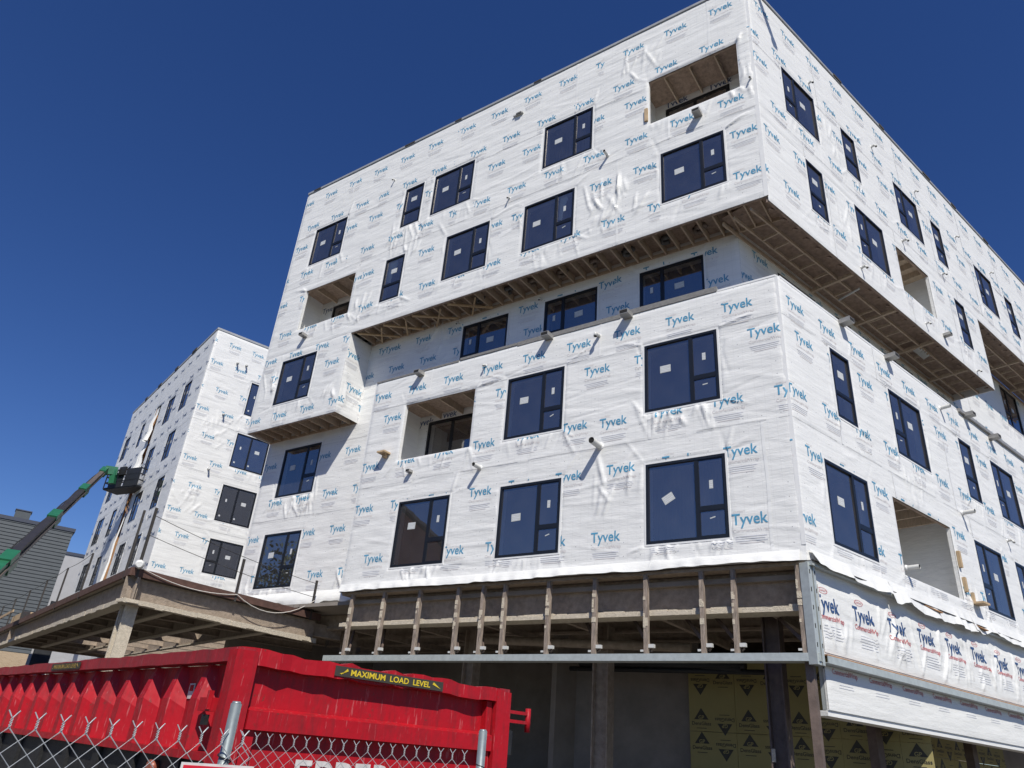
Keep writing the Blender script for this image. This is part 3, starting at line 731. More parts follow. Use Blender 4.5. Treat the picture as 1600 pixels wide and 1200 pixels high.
# left end wall (closes the block), seen only from the side
for (z0, z1, n0) in ((Z_BAY, Z_ROOF, 0.0), (5.2, Z_BAY - 0.001, -DA2)):
    e = MB(); e.box(XL - 0.06, XL, z0, z1, -4.5, n0 - 0.005, 'wrap'); link('end_wall_wrap', e.mesh('end_wall_wrap'), B, FA)
e = MB(); e.box(XL, -3.0, 5.5, Z_ROOF - 0.3, -4.56, -4.5, 'wrap'); link('rear_wall_wrap', e.mesh('rear_wall_wrap'), B, FA)
e = MB(); e.box(6.0, 24, 5.5, Z_ROOF - 0.3, -9.0, -8.94, 'wrap'); link('rear_wall_wrap', e.mesh('rear_wall_wrap'), B, FB)
# unseen roof-corner outrigger, added to cast the shadow on the side wall
e = MB(); e.box(0.42, 0.60, 22.68, 22.80, -1.2, 1.45, 'wood_pale'); e.box(0.40, 0.62, 22.55, 22.68, 1.3, 1.46, 'wood_pale'); link('shadow_outrigger', e.mesh('shadow_outrigger'), B, FB)
# returns: side of the bay, left end of the lower block, end of the overhang
SK_RET = Skin(0, DA2, Z_BAY, Z_OVER - 0.002, [], 31, calm=0.8, patches=((0.5, 12.0, 0.4, 0.5, 8),))
Fret = frame(P0 + dA * 14.43, -nA, -dA)
build_wall(Fret, SK_RET, 'bay_return_wrap', [(13.6, 0.25), (12.4, 0.6), (11.85, 1.3)], 12)
e = MB(); e.box(-12.64 - 0.05, -12.64, Z_BASE, Z_PAR, -DA2, -0.004, 'wrap'); link('lower_return_wrap', e.mesh('lower_return_wrap'), B, FA)
e = MB(); e.box(XE4, XE4 + 0.04, Z_OVER - 0.15, Z5S - 0.002, -DB2, -0.004, 'wrap'); link('overhang_return_wrap', e.mesh('overhang_return_wrap'), B, FB)

# grey foam boards along the lower parapet
for (u0, u1, z0, z1) in ((1.42, 3.95, 11.98, 12.13), (3.98, 7.2, 11.95, 12.08), (7.22, 9.25, 11.99, 12.07), (9.3, 12.62, 11.96, 12.02)):
    k = MB(); k.box(-u1, -u0, z0, z1, -0.28, 0.035, 'foam_grey'); link('parapet_board', k.mesh('parapet_board'), B, FA)
k = MB(); k.box(-1.4, -0.02, 11.97, 12.02, -0.28, 0.02, 'flashing'); link('parapet_board', k.mesh('parapet_board'), B, FA)
k = MB(); k.box(0.1, 9.6, 11.97, 12.03, -0.28, 0.018, 'flashing'); link('parapet_board', k.mesh('parapet_board'), B, FB)
k = MB(); k.box(9.64, 15.9, 11.93, 12.04, -0.05, 0.10, 'metal_box'); k.box(9.64, 15.9, 12.0, 12.1, -0.25, -0.05, 'steel_dark'); link('parapet_rail', k.mesh('parapet_rail'), B, FB)

# balconies cut into the walls
def balcony(F, rect_, wide_l, wide_r, depth=1.4, win=None, words=(), joists=3, wood='osb', n0=0.0):
    x0, x1, z0, z1 = rect_; a, c = x0 - wide_l, x1 + wide_r; zt = z1 + 0.32; zb = z0 - 0.12
    root = MB()
    hl = [hole(*win[:2], *win[2:4])] if win else []
    sk = Skin(a, c, zb, zt, hl, int(abs(x0) * 37) + 5, calm=0.8)
    Fb = F @ Matrix.Translation((0, 0, -depth))
    p = link('balcony', sk.mesh('back_wall', 0.06), B, Fb)
    if words:
        pr = Print(sk)
        for (wx, wz) in words: pr.add(TYVEK, wx, wz, 'print_navy'); pr.add(CWRAP, wx, wz - 0.2, 'print_faint')  # darker letters than on the open walls: balcony shade put into the print colour
        link('lettering', pr.mesh('lettering'), p, Fb)
    for (xa, xb) in ((a - 0.05, a), (c, c + 0.05)):
        s = MB(); s.box(xa, xb, zb, zt, -depth, -0.02, 'wrap'); link('side_wall', s.mesh('side_wall'), p, F)
    s = MB(); s.box(a, c, zb - 0.05, zb, -depth, -0.02, 'wrap'); link('floor', s.mesh('floor'), p, F)
    s = MB(); s.box(a, c, zt, zt + 0.04, -depth, -0.02, wood); link('ceiling', s.mesh('ceiling'), p, F)
    s = MB(); s.box(a + 0.001, c - 0.001, z1 - 0.004, zt, -0.10, -0.03, 'osb'); link('header', s.mesh('header'), p, F)
    # back of the parapet and of the piers left and right of the opening
    s = MB(); s.box(a, c, zb, z0, -0.10, -0.012, 'wrap'); s.box(a, x0 - 0.002, z0, z1, -0.10, -0.012, 'wrap'); s.box(x1 + 0.002, c, z0, z1, -0.10, -0.012, 'wrap'); link('opening_lining', s.mesh('opening_lining'), p, F)
    for i in range(joists):
        x = a + (i + 1) * (c - a) / (joists + 1)
        s = MB(); s.box(x - 0.02, x + 0.02, zt - 0.22, zt - 0.001, -depth + 0.02, -0.11, 'wood'); link('joist', s.mesh('joist'), p, F)
    if win: add_window(B, Fb, *win[:4], kind=win[4], side='R', plain=True)
    return p
balcony(FA, (*neg(*L5[:2]), *L5[2:]), 0.35, 0.08, 1.3, win=(-3.1, -1.1, 18.5, 20.22, 'double'), words=((-2.75, 20.36), (-1.35, 20.36)))
balcony(FA, (*neg(*L4[:2]), *L4[2:]), 0.55, 0.2, 1.3, win=(-17.35, -15.5, 15.35, 17.08, 'double'), words=((-17.6, 17.0), (-17.7, 16.0)))
balcony(FA, (*neg(*L2[:2]), *L2[2:]), 0.7, 0.2, 1.45, win=(-11.5, -9.4, 9.12, 10.97, 'double'), words=((-11.7, 11.0), (-10.75, 11.1)))
balcony(FB, LB4, 0.1, 0.5, 1.5, words=((9.4, 16.0),), joists=4, wood='wood')
balcony(FB, LB1, 0.1, 0.5, 1.6, words=((5.0, 7.5), (6.9, 7.5), (6.4, 6.1)), joists=4, wood='insulation')
# loose battens nailed beside balcony openings
for (F, x, z, w_, h_, d_) in ((FA, -3.19, 18.55, 0.10, 0.5, 0.06), (FB, 7.38, 6.75, 0.10, 0.42, 0.07), (FB, 7.42, 6.15, 0.10, 0.36, 0.07)):
    k = MB(); k.box(x - w_ / 2, x + w_ / 2, z, z + h_, 0.02, 0.02 + d_, 'wood_pale'); link('batten', k.mesh('batten'), B, F)
k = MB(); k.box(-11.83, -11.53, 9.36, 9.41, 0.02, 0.30, 'wood_pale'); k.box(-11.75, -11.63, 9.26, 9.36, 0.02, 0.14, 'wood_pale'); link('batten', k.mesh('batten'), B, FA)
k = MB(); k.box(7.75, 8.15, 5.92, 5.97, 0.02, 0.28, 'wood_pale'); k.box(7.75, 7.83, 5.97, 6.2, 0.02, 0.08, 'wood_pale'); link('batten', k.mesh('batten'), B, FB)

# soffits with bare framing
def soffit(F, x0, x1, depth, z, spacing, mode, seed):
    r = random.Random(seed); k = MB(); k.box(x0, x1, z + 0.24, z + 0.27, -depth, -0.02, 'osb')
    p = link('soffit', k.mesh('soffit'), B, F)
    def piece(nm, fn): q = MB(); fn(q); link(nm, q.mesh(nm), p, F)
    piece('rim_board', lambda q: q.box(x0, x1, z - 0.015, z + 0.24, -0.075, -0.012, 'osb'))
    piece('ledger', lambda q: q.box(x0, x1, z - 0.01, z + 0.1, -depth + 0.002, -depth + 0.045, 'wood'))
    if mode == 'joists':
        x = x0 + 0.15; i = 0
        while x < x1 - 0.1:
            piece('joist', lambda q: q.box(x - 0.02, x + 0.02, z - 0.005, z + 0.235, -depth + 0.05, -0.08, 'wood'))
            x += spacing * r.uniform(0.92, 1.08); i += 1
    else:
        for nn in (0.36, 0.72):
            piece('stringer', lambda q: q.box(x0, x1, z, z + 0.09, -depth * nn - 0.045, -depth * nn + 0.0, 'wood'))
        x = x0 + 0.5
        while x < x1 - 0.2:
            if r.random() < 0.85: piece('block', lambda q: q.box(x - 0.02, x + 0.02, z + 0.005, z + 0.08, -depth * 0.72, -depth * 0.36 - 0.046, 'wood'))
            x += spacing * r.uniform(0.8, 1.25)
        x = x0 + 4.2
        while x < x1:
            piece('cross_member', lambda q: q.box(x - 0.045, x + 0.045, z - 0.03, z + 0.07, -depth + 0.05, -0.08, 'wood')); x += 2.5
        x = x0 + 0.3
        while x < x1:
            piece('web', lambda q: q.bar((x, z + 0.05, -0.2), (x + 0.42, z + 0.23, -0.2), 0.035, 0.07, 'osb')); x += 0.55
    return p
sA = soffit(FA, -14.4, -0.02, DA2, Z_OVER - 0.002, 0.43, 'joists', 1)
for (xa, xb) in ((-14.2, -13.0), (-13.0, -11.9), (-11.7, -10.4), (-10.2, -9.0)):   # diagonal lumber at the left
    for (p, q) in (((xa, Z_OVER - 0.03, -0.12), (xb, Z_OVER - 0.03, -DA2 + 0.1)),):
        k = MB(); k.bar(p, q, 0.045, 0.08, 'wood_pale'); link('brace', k.mesh('brace'), sA, FA)
    k = MB(); k.bar((xb - 0.15, Z_OVER - 0.06, -0.2), (xa + 0.35, Z_OVER - 0.06, -DA2 + 0.08), 0.04, 0.05, 'wood_pale'); link('brace', k.mesh('brace'), sA, FA)
for i in range(9):
    x = -9.2 + i * 1.05 + rnd.uniform(-0.2, 0.2)
    q = MB(); q.tube([(x + 0.16 * math.cos(t), Z_OVER + 0.16 + 0.03 * math.sin(3 * t), -0.62 + 0.13 * math.sin(t)) for t in [j * 0.7 for j in range(8)]], 0.07, rnd.choice(('membrane', 'insulation', 'insulation')), 6)
    link('duct', q.mesh('duct'), sA, FA)
sB = soffit(FB, 0.02, XE4, DB2, Z_OVER - 0.152, 0.62, 'ladder', 2)
soffit(FB, XE4 + 0.05, XB, DB2, Z5S - 0.002, 0.62, 'ladder', 3)
soffit(FA, XL, -14.44, DA2, Z_BAY - 0.002, 0.52, 'joists', 4)
k = MB(); k.tube([(4.9, Z_OVER - 0.20, -0.25), (5.05, Z_OVER - 0.20, -0.95)], 0.03, 'pvc'); link('sprinkler_pipe', k.mesh('sprinkler_pipe'), sB, FB)
k = MB()
for i in range(10): k.bar((9.2 + i * 0.08, Z_OVER - 0.17 - 0.02 * (i % 3), -0.5 - 0.05 * (i % 2)), (9.3 + i * 0.08, Z_OVER - 0.18, -0.75), 0.06, 0.01, 'reveal_white')
link('torn_wrap', k.mesh('torn_wrap'), sB, FB)

# pipes, vents and scuppers
def pipe(F, x, z, kind, s=1.0):
    if kind == 'elbow': s *= 0.8
    k = MB()
    if kind == 'round':
        L_, r_ = 0.34 * s, 0.058 * s
        k.tube([(0, 0, 0.0), (0, 0.0, L_)], r_, 'pvc', 14, cap=False); k.tube([(0, 0, L_ - 0.02), (0, 0, L_ - 0.018)], r_ * 0.97, 'pipe_hole', 14)
        k.tube([(0, 0, 0.0), (0, 0, 0.05)], [r_ * 1.5, r_ * 1.04], 'flashing', 14)
    elif kind == 'square':
        L_, w_ = 0.26 * s, 0.10 * s
        k.box(-w_, w_, -0.05 * s, 0.05 * s, 0, L_, 'metal_box'); k.box(-w_ * 0.85, w_ * 0.85, -0.038 * s, 0.038 * s, L_ - 0.01, L_ + 0.002, 'pipe_hole')
    else:
        r_ = 0.04 * s
        k.tube([(0, 0, 0), (0, 0.0, 0.12 * s), (0.0, -0.03, 0.17 * s), (0, -0.09 * s, 0.18 * s)], r_, 'pvc', 10); k.tube([(0, -0.085 * s, 0.18 * s), (0, -0.094 * s, 0.18 * s)], r_ * 0.8, 'pipe_hole', 10)
        k.tube([(0, 0, 0), (0, 0, 0.04)], [r_ * 1.5, r_ * 1.05], 'flashing', 10)
    return link({'round': 'vent_pipe', 'square': 'scupper', 'elbow': 'elbow_pipe'}[kind], k.mesh('pipe'), B, F @ Matrix.Translation((x, z, 0.004)))
for (u, z, kd, s) in ((4.5, 8.45, 'round', 1.35), (8.1, 8.43, 'round', 0.95), (10.73, 11.86, 'square', 1.1), (8.26, 11.58, 'elbow', 1), (6.13, 11.93, 'square', 1.2), (3.75, 11.93, 'square', 1.25), (4.59, 11.58, 'elbow', 1.6),
                      (10.59, 8.67, 'square', 0.7), (16.91, 14.9, 'square', 1.0), (4.46, 17.83, 'round', 0.75), (8.0, 17.69, 'elbow', 1), (13.65, 21.0, 'elbow', 1), (1.62, 17.95, 'square', 1.1), (0.12, 18.55, 'elbow', 0.9)):
    pipe(FA, -u, z, kd, s)
for (u, z, kd, s) in ((2.81, 11.95, 'square', 1.2), (5.16, 11.92, 'square', 1.2), (8.27, 11.55, 'round', 0.9), (10.1, 11.95, 'square', 1.2), (11.95, 11.82, 'square', 1.2), (8.3, 8.42, 'round', 1.0), (11.39, 8.37, 'elbow', 1.2), (4.26, 6.1, 'round', 0.9),
                      (4.6, 14.62, 'elbow', 1.2), (6.99, 20.87, 'elbow', 1.2), (10.12, 20.88, 'elbow', 1.0), (8.05, 17.5, 'elbow', 1.3), (13.46, 20.72, 'elbow', 1), (11.07, 17.74, 'elbow', 1.1), (16.73, 20.73, 'elbow', 1), (9.95, 14.75, 'square', 0.9), (8.6, 14.6, 'elbow', 1.0), (12.3, 14.4, 'elbow', 1.0), (3.05, 20.75, 'elbow', 1.1)):
    pipe(FB, u, z, kd, s)
pipe(FA2, -10.4, 14.2, 'elbow', 1.2); pipe(FA2, -7.2, 14.15, 'elbow', 1.2)
k = MB(); k.box(-8.15, -7.75, 21.37, 21.43, 0.03, 0.10, 'pvc'); k.box(-8.0, -7.8, 21.35, 21.41, 0.1, 0.14, 'membrane'); link('loose_tape', k.mesh('loose_tape'), B, FA)

# storefront zone below the wrap, front: header beam, hangers, track
k = MB()
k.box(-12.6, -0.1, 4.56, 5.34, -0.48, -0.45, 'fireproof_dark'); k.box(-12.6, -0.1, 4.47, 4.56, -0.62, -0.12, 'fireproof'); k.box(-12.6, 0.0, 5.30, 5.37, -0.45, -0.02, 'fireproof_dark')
x = -12.5
while x < -0.2:   # lumps of sprayed fireproofing on the flange
    w_ = rnd.uniform(0.15, 0.5); k.box(x, x + w_, 4.55, 4.57 + rnd.uniform(0.0, 0.03), -0.44, -0.13 + rnd.uniform(-0.03, 0.012), 'fireproof'); x += w_ * rnd.uniform(0.9, 1.3)
link('header_beam', k.mesh('header_beam'), B, FA)
k = MB(); k.box(-12.86, 0.06, 3.56, 3.575, -0.30, 0.02, 'galv'); k.box(-12.86, 0.06, 3.575, 3.70, 0.005, 0.02, 'galv'); k.box(-12.86, 0.06, 3.575, 3.70, -0.30, -0.285, 'galv')
link('header_track', k.mesh('header_track'), B, FA)
for u in (12.15, 10.95, 9.69, 8.42, 7.65, 7.0, 5.77, 4.57, 3.35, 2.12, 1.46, 0.2):
    k = MB(); k.box(-u - 0.045, -u + 0.045, 3.577, 5.30, -0.015, 0.0, 'stud'); k.box(-u - 0.045, -u - 0.035, 3.577, 5.30, -0.1, -0.015, 'stud'); k.box(-u + 0.035, -u + 0.045, 3.577, 5.30, -0.1, -0.015, 'stud')
    for _ in range(5):
        zz = rnd.uniform(4.2, 4.9); k.box(-u - 0.05, -u + rnd.uniform(-0.02, 0.05), zz, zz + rnd.uniform(0.05, 0.2), -0.01, 0.006 + rnd.uniform(0, 0.004), 'fireproof')
    h = link('hanger_stud', k.mesh('hanger_stud'), B, FA)
    k = MB(); k.bar((-u + 0.09, 3.78, -0.12), (-u - 1.2, 5.0, -1.5), 0.07, 0.04, 'steel'); k.box(-u + 0.05, -u + 0.17, 3.82, 3.89, -0.1, -0.02, 'pvc'); k.box(-u - 0.12, -u - 0.05, 3.74, 3.78, -0.02, 0.0, 'pvc')
    link('kicker_brace', k.mesh('kicker_brace'), h, FA)
# galvanised corner posts
k = MB()
for (x0, x1) in ((-0.06, 0.07), (0.12, 0.2)):
    k.box(x0, x1, 3.5, 5.33, -0.14, 0.03, 'galv')
    for i in range(5): k.box(x0 + 0.04, x0 + 0.065, 3.8 + i * 0.33, 3.88 + i * 0.33, 0.029, 0.034, 'pipe_hole')
link('corner_post', k.mesh('corner_post'), B, FB)
k = MB(); k.box(-0.26, -0.12, 0.1, 5.3, -0.3, -0.12, 'steel'); link('corner_column', k.mesh('corner_column'), B, FA)
# side fascia: new sheets of wrap on a band, track, lower band
SK_F = Skin(0.34, 15.5, 3.76, 5.02, [], 41, calm=0.95, nfold=2.0, patches=tuple((x, 3.95, 0.5, 0.15, 7) for x in (1.2, 2.8, 3.9, 5.6, 7.0, 8.6, 10.0)) + tuple((x, 4.5, 0.2, 0.4, 3) for x in (2.6, 4.05, 5.4, 6.8, 8.2, 9.6)))
FF = FB @ Matrix.Translation((0, 0, -0.03))
k = MB(); k.box(0.30, 15.6, 3.72, 5.36, -0.14, -0.012, 'wrap_new'); link('fascia_band', k.mesh('fascia_band'), B, FF)
wf = link('fascia_wrap', SK_F.mesh('fascia_wrap', 0.04, 'wrap_new'), B, FF)
pf = Print(SK_F, 0.008); TYB = text_tris('Tyvek', width=0.80, bold=0.02, cut=0.05, ysc=1.25); CWB = text_tris('CommercialWrap', width=0.92, bold=0.012, cut=0.1, ysc=1.1)
ell = rect(0.26, 0.10, 4)
an = np.linspace(0, 2 * np.pi, 17)[:-1]
ELL = (np.concatenate([np.stack([q * 0.17 * np.cos(an), q * 0.058 * np.sin(an)], -1) for q in (1.0, 0.87)]), np.array([t for i in range(16) for t in ((i, (i + 1) % 16, 16 + i), ((i + 1) % 16, 16 + (i + 1) % 16, 16 + i))]))
DPB = text_tris('DUPONT', width=0.22, bold=0.01)
for i, x in enumerate((0.60, 1.95, 3.36, 4.74, 6.13, 7.52, 8.92, 10.28, 11.67, 13.05)):
    pf.add(TYB, x, 4.62, 'print_navy'); pf.add(CWB, x + 0.1, 4.40, 'print_red'); pf.add(ELL, x - 0.12, 4.90, 'print_red'); pf.add(DPB, x - 0.12, 4.90, 'print_red')
    for q in range(5): pf.add(rect(0.62 + 0.1 * ((q * 7) % 3) / 2, 0.013), x + 0.12, 4.26 - q * 0.055, 'print_faint')
link('lettering', pf.mesh('lettering'), wf, FF)
# loose folded wrap over the ledge angle at the foot of the side wall
k = MB(); k.box(0.0, 15.8, 5.28, 5.36, -0.05, 0.09, 'galv'); k.box(0.0, 15.8, 5.36, 5.375, -0.05, 0.12, 'steel_dark'); link('ledge_angle', k.mesh('ledge_angle'), B, FB)
def drape(F, xs, zf, nf, m='wrap_new', rows=7):
    k = MB(); n = len(xs)
    for i, x in enumerate(xs):
        for j in range(rows):
            t = j / (rows - 1); k.v.append((x, zf(x, t), nf(x, t)))
    s = k.slot(m)
    for i in range(n - 1):
        for j in range(rows - 1):
            a = i * rows + j; k.f.append((a, a + rows, a + rows + 1, a + 1)); k.m.append(s); k.smooth.append(True)
    return k
def ncl(x, s, f): return float(vnoise(np.array([x]), np.array([0.37 * s]), 1.0 / f, 1.0, int(s * 17)))
def wv(x, a, s): return a * (math.sin(x * 2.1 + s) + 0.6 * math.sin(x * 5.3 + 2 * s) + 0.4 * math.sin(x * 11.7 + s))
for (x0, x1, s, dr) in ((0.05, 3.1, 1.0, 0.16), (3.15, 7.4, 2.2, 0.30), (7.3, 15.0, 3.1, 0.2)):
    xs = [x0 + (x1 - x0) * i / 110 for i in range(111)]
    k = drape(FB, xs, lambda x, t: 5.60 - t * (dr + 0.04 + 0.16 * ncl(x, s, 1.3) + 0.05 * ncl(x, s + 1, 6)), lambda x, t: 0.05 + 0.035 * t + t * (0.09 * ncl(x, s + 2, 1.7) + 0.07 * ncl(x, s + 3, 5)))
    link('loose_wrap', k.mesh('loose_wrap'), B, FB)
xs = [-12.6 + 12.5 * i / 240 for i in range(241)]
k = drape(FA, xs, lambda x, t: 5.58 - t * (0.17 + 0.07 * ncl(x, 4, 0.8) + 0.03 * ncl(x, 5, 4)), lambda x, t: 0.055 + t * (0.015 + 0.06 * ncl(x, 6, 1.2) + 0.10 * ncl(x, 7, 5)) + 0.012 * math.sin(t * 3.1) * ncl(x, 8, 2))
link('loose_wrap', k.mesh('loose_wrap'), B, FA)
xs = [-18.9 + 6.2 * i / 60 for i in range(61)]
k = drape(FA2, xs, lambda x, t: 5.75 - t * (0.42 + wv(x, 0.05, 2)), lambda x, t: 0.03 + 0.16 * math.sin(t * 1.9) + t * wv(x, 0.03, 1))
link('loose_wrap', k.mesh('loose_wrap'), B, FA2)
for (x, z) in ((5.05, 5.02), (7.6, 5.02)):
    k = MB(); k.bar((x - 0.4, z + 0.33, 0.06), (x + 0.3, z + 0.26, 0.16), 0.02, 0.09, 'osb_raw'); link('loose_plywood', k.mesh('loose_plywood'), B, FB)
k = MB(); k.box(0.28, 15.8, 3.56, 3.575, -0.2, 0.05, 'galv'); k.box(0.28, 15.8, 3.575, 3.69, 0.035, 0.05, 'galv'); k.box(0.28, 15.8, 3.69, 3.715, -0.1, 0.04, 'osb_raw'); link('header_track', k.mesh('header_track'), B, FB)
SK_F2 = Skin(0.5, 15.5, 2.80, 3.555, [], 42, calm=0.9)
FF2 = FB @ Matrix.Translation((0, 0, -0.16))
wf = link('lower_fascia_wrap', SK_F2.mesh('lower_fascia_wrap', 0.07, 'wrap_new'), B, FF2)
pf = Print(SK_F2, 0.006)
for i in range(10):
    x = 1.2 + i * 1.39; pf.add(CWB, x, 3.47, 'print_red'); pf.add(rect(0.5, 0.012), x, 3.27, 'print_faint'); pf.add(rect(0.55, 0.012), x, 3.22, 'print_faint')
link('lettering', pf.mesh('lettering'), wf, FF2)
k = MB(); k.box(0.5, 15.5, 2.79, 3.5, -0.06, -0.012, 'wrap_new'); k.box(0.5, 15.5, 2.70, 2.79, -0.35, -0.03, 'wrap_new'); link('lower_fascia_backing', k.mesh('lower_fascia_backing'), B, FF2)
for x in (0.2, 0.55):
    k = MB(); k.box(x - 0.05, x + 0.05, 2.8, 3.55, -0.28, -0.2, 'galv'); link('hanger_stud', k.mesh('hanger_stud'), B, FB)

# ground storey: slab, ceiling, columns, joists, back walls, sheathing boards
ga = offc(0.35, 0.35)
deck_poly([ga, ga + dB * 17, ga + dB * 17 - nB * 14, ga + dA * 18 - nA * 14, ga + dA * 18], 0.02, 0.12, 'concrete', 'floor_slab')
gc = offc(0.05, 0.05)
deck_poly([gc, gc + dB * 15.8, gc + dB * 15.8 - nB * 9, offc(6, 9.1), gc + dA * 18.8 - nA * 6, gc + dA * 18.8 - nA * 1.1, gc + dA * 12.5 - nA * 1.1, gc + dA * 12.5], 5.385, 0.1, 'concrete_dark', 'floor_deck')
gb = offc(0.32, 0.25)
deck_poly([gb, gb + dB * 15.6, gb + dB * 15.6 - nB * 12, gb + dA * 18.5 - nA * 12, gb + dA * 18.5], 5.1, 0.1, 'concrete_dark', 'ceiling_deck')
for (nn, x0, x1) in ((-1.6, -18, -0.3), (-3.2, -18, 0.2), (-4.8, -18, 0.7), (-6.4, -18, 1.1)):
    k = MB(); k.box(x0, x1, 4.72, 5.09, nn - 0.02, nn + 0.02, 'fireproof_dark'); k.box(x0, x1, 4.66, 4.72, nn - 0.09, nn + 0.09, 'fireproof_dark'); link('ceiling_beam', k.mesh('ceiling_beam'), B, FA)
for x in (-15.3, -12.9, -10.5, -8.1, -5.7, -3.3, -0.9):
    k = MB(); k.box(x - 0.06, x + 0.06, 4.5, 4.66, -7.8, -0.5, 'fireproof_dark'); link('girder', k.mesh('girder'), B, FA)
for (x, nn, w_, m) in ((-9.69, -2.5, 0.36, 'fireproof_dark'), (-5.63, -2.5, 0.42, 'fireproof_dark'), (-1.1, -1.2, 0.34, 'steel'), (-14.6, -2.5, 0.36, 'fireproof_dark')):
    k = MB(); k.box(x - w_ / 2, x + w_ / 2, 0.1, 4.7, nn - 0.02, nn + 0.02, m); k.box(x - w_ / 2, x - w_ / 2 + 0.03, 0.1, 4.7, nn - 0.17, nn + 0.17, m); k.box(x + w_ / 2 - 0.03, x + w_ / 2, 0.1, 4.7, nn - 0.17, nn + 0.17, m)
    if m == 'steel':
        for zz in (0.9, 1.5, 1.9): k.box(x - 0.15, x - 0.08, zz, zz + rnd.uniform(0.2, 0.5), nn + 0.17, nn + 0.185, 'fireproof')
    link('column', k.mesh('column'), B, FA)
k = MB(); k.tube([(-9, 4.35, -1.9), (-3.4, 4.2, -2.6)], 0.11, 'fireproof_dark', 10); link('pipe_run', k.mesh('pipe_run'), B, FA)
for (za, r_, xa, xb) in ((4.0, 0.10, -6.9, -2.4), (3.85, 0.06, -7.2, -1.9), (4.12, 0.05, -6.5, -2.9), (3.92, 0.08, -4.6, -2.5)):
    k = MB(); k.tube([(xa, za, -3.6), (xb, za - 0.08, -3.4)], r_, 'black_paint', 10); link('pipe_run', k.mesh('pipe_run'), B, FA)
k = MB(); k.box(-8.6, -4.2, 0.1, 5.0, -5.3, -5.15, 'concrete'); link('back_wall', k.mesh('back_wall'), B, FA)
k = MB(); k.box(-19, -1.3, 0.1, 5.05, -8.2, -8.0, 'concrete_dark'); link('back_wall', k.mesh('back_wall'), B, FA)
k = MB(); k.box(-19, -18.8, 0.1, 5.05, -8.0, -DA2 - 0.1, 'concrete_dark'); link('back_wall', k.mesh('back_wall'), B, FA)
# yellow gypsum sheathing boards
LOGO_T = (np.array([(-0.19, -0.11), (0.19, -0.11), (0.0, 0.16)]), np.array([(0, 1, 2)]))
GP = text_tris('GP', width=0.15, bold=0.02); DENS = text_tris('DensGlass', width=0.50, bold=0.014); FINE = rect(0.26, 0.015, 1)
class Flat:   # stand-in surface for print on a flat board
    def __init__(s, x0, x1, z0, z1): s.b = (x0, x1, z0, z1); s.holes = []
    def d(s, x, z): return np.zeros_like(x)
def boards(F, x0, x1, n_, zt, seed):
    r = random.Random(seed); Fw = F @ Matrix.Translation((0, 0, n_)); x = x0; i = 0
    while x < x1 - 0.05:
        xb = min(x + 1.21, x1)
        for (z0, z1) in ((0.14, 2.55), (2.56, zt)):
            k = MB(); k.box(x + 0.004, xb - 0.004, z0, z1, -0.02 + 0.002 * (i % 2), 0.0 + 0.002 * (i % 2), 'sheathing'); bo = link('sheathing_panel', k.mesh('sheathing_panel'), B, Fw)
            p = Print(Flat(x, xb, z0, z1), 0.005)
            for (dx, dz, fl) in ((0.32, 0.23, 0), (0.92, 0.23, 1), (0.32, 1.15, 1), (0.92, 1.2, 0), (0.32, 2.1, 0), (0.92, 2.08, 1)):
                cx, cz = x + dx, z0 + dz; ro = math.pi if fl else 0; sg = -1 if fl else 1
                p.add(LOGO_T, cx, cz + 0.15 * sg, 'print_black', rot=ro); p.add(DENS, cx, cz - 0.05 * sg, 'print_black', rot=ro)
                p.add(FINE, cx, cz - 0.16 * sg, 'print_black', rot=ro)
            if p.V: link('lettering', p.mesh('lettering'), bo, Fw)
            p = Print(Flat(x, xb, z0, z1), 0.008)
            for (dx, dz, fl) in ((0.32, 0.23, 0), (0.92, 0.23, 1), (0.32, 1.15, 1), (0.92, 1.2, 0), (0.32, 2.1, 0), (0.92, 2.08, 1)):
                p.add(GP, x + dx, z0 + dz + (0.09 if not fl else -0.09), 'sheathing', rot=math.pi if fl else 0)
            if p.V: link('emblem', p.mesh('emblem'), bo, Fw)
            i += 1
        x = xb
boards(FA, -4.45, 1.0, -5.0, 4.4, 1)
boards(FB, 4.6, 17.0, -3.2, 4.4, 2)
k = MB(); k.box(2, 30, 0.1, 5.05, -9.2, -9.0, 'concrete_dark'); link('back_wall', k.mesh('back_wall'), B, FB)
k = MB(); k.box(17.0, 40, 0.0, 5.0, -3.4, -3.2, 'concrete_dark'); link('back_wall', k.mesh('w'), B, FB)
k = MB(); k.box(16.0, 24, 2.8, 12.0, -0.3, 0.0, 'wrap'); link('lower_side_wall_wrap', k.mesh('w'), B, FB)
for x in (4.4, 9.4):
    k = MB(); k.box(x - 0.14, x + 0.14, 0.1, 5.0, -1.4, -1.2, 'steel'); link('column', k.mesh('column'), B, FB)

# ------------------------------------------------------------------ LEFT WING
C = thing('apartment_building', PC, 'white-wrapped apartment wing at left, set back behind the steel podium deck', 'building')
C1 = [(2.65, 4.49, 9.0, 10.82, 'wide'), (2.58, 4.53, 11.8, 13.83, 'double'), (2.62, 4.56, 14.9, 16.93, 'double'), (2.67, 4.6, 18.1, 20.17, 'double')]
SK_C1 = Skin(0, 14, 4.6, 22.65, [hole(*w[:4]) for w in C1], 51, seams=(20.0, 17.0, 14.2, 11.2), patches=((1.2, 16.4, 0.8, 0.8, 16), (0.8, 12.2, 0.6, 0.8, 12)))
build_wall(FC1, SK_C1, 'courtyard_wall_wrap', [(21.95, 1.2), (20.6, 0.45), (19.0, 1.15), (17.7, 0.4), (16.2, 1.1), (14.75, 0.5), (13.3, 1.15), (11.85, 0.45), (10.6, 1.2), (8.9, 0.5)], 21, step=0.07, parent=C)
for (a, b_, c_, d_, kd) in C1: add_window(C, FC1, a, b_, c_, d_, kind=kd, side='L', dots=(kd == 'double'))
C2 = []
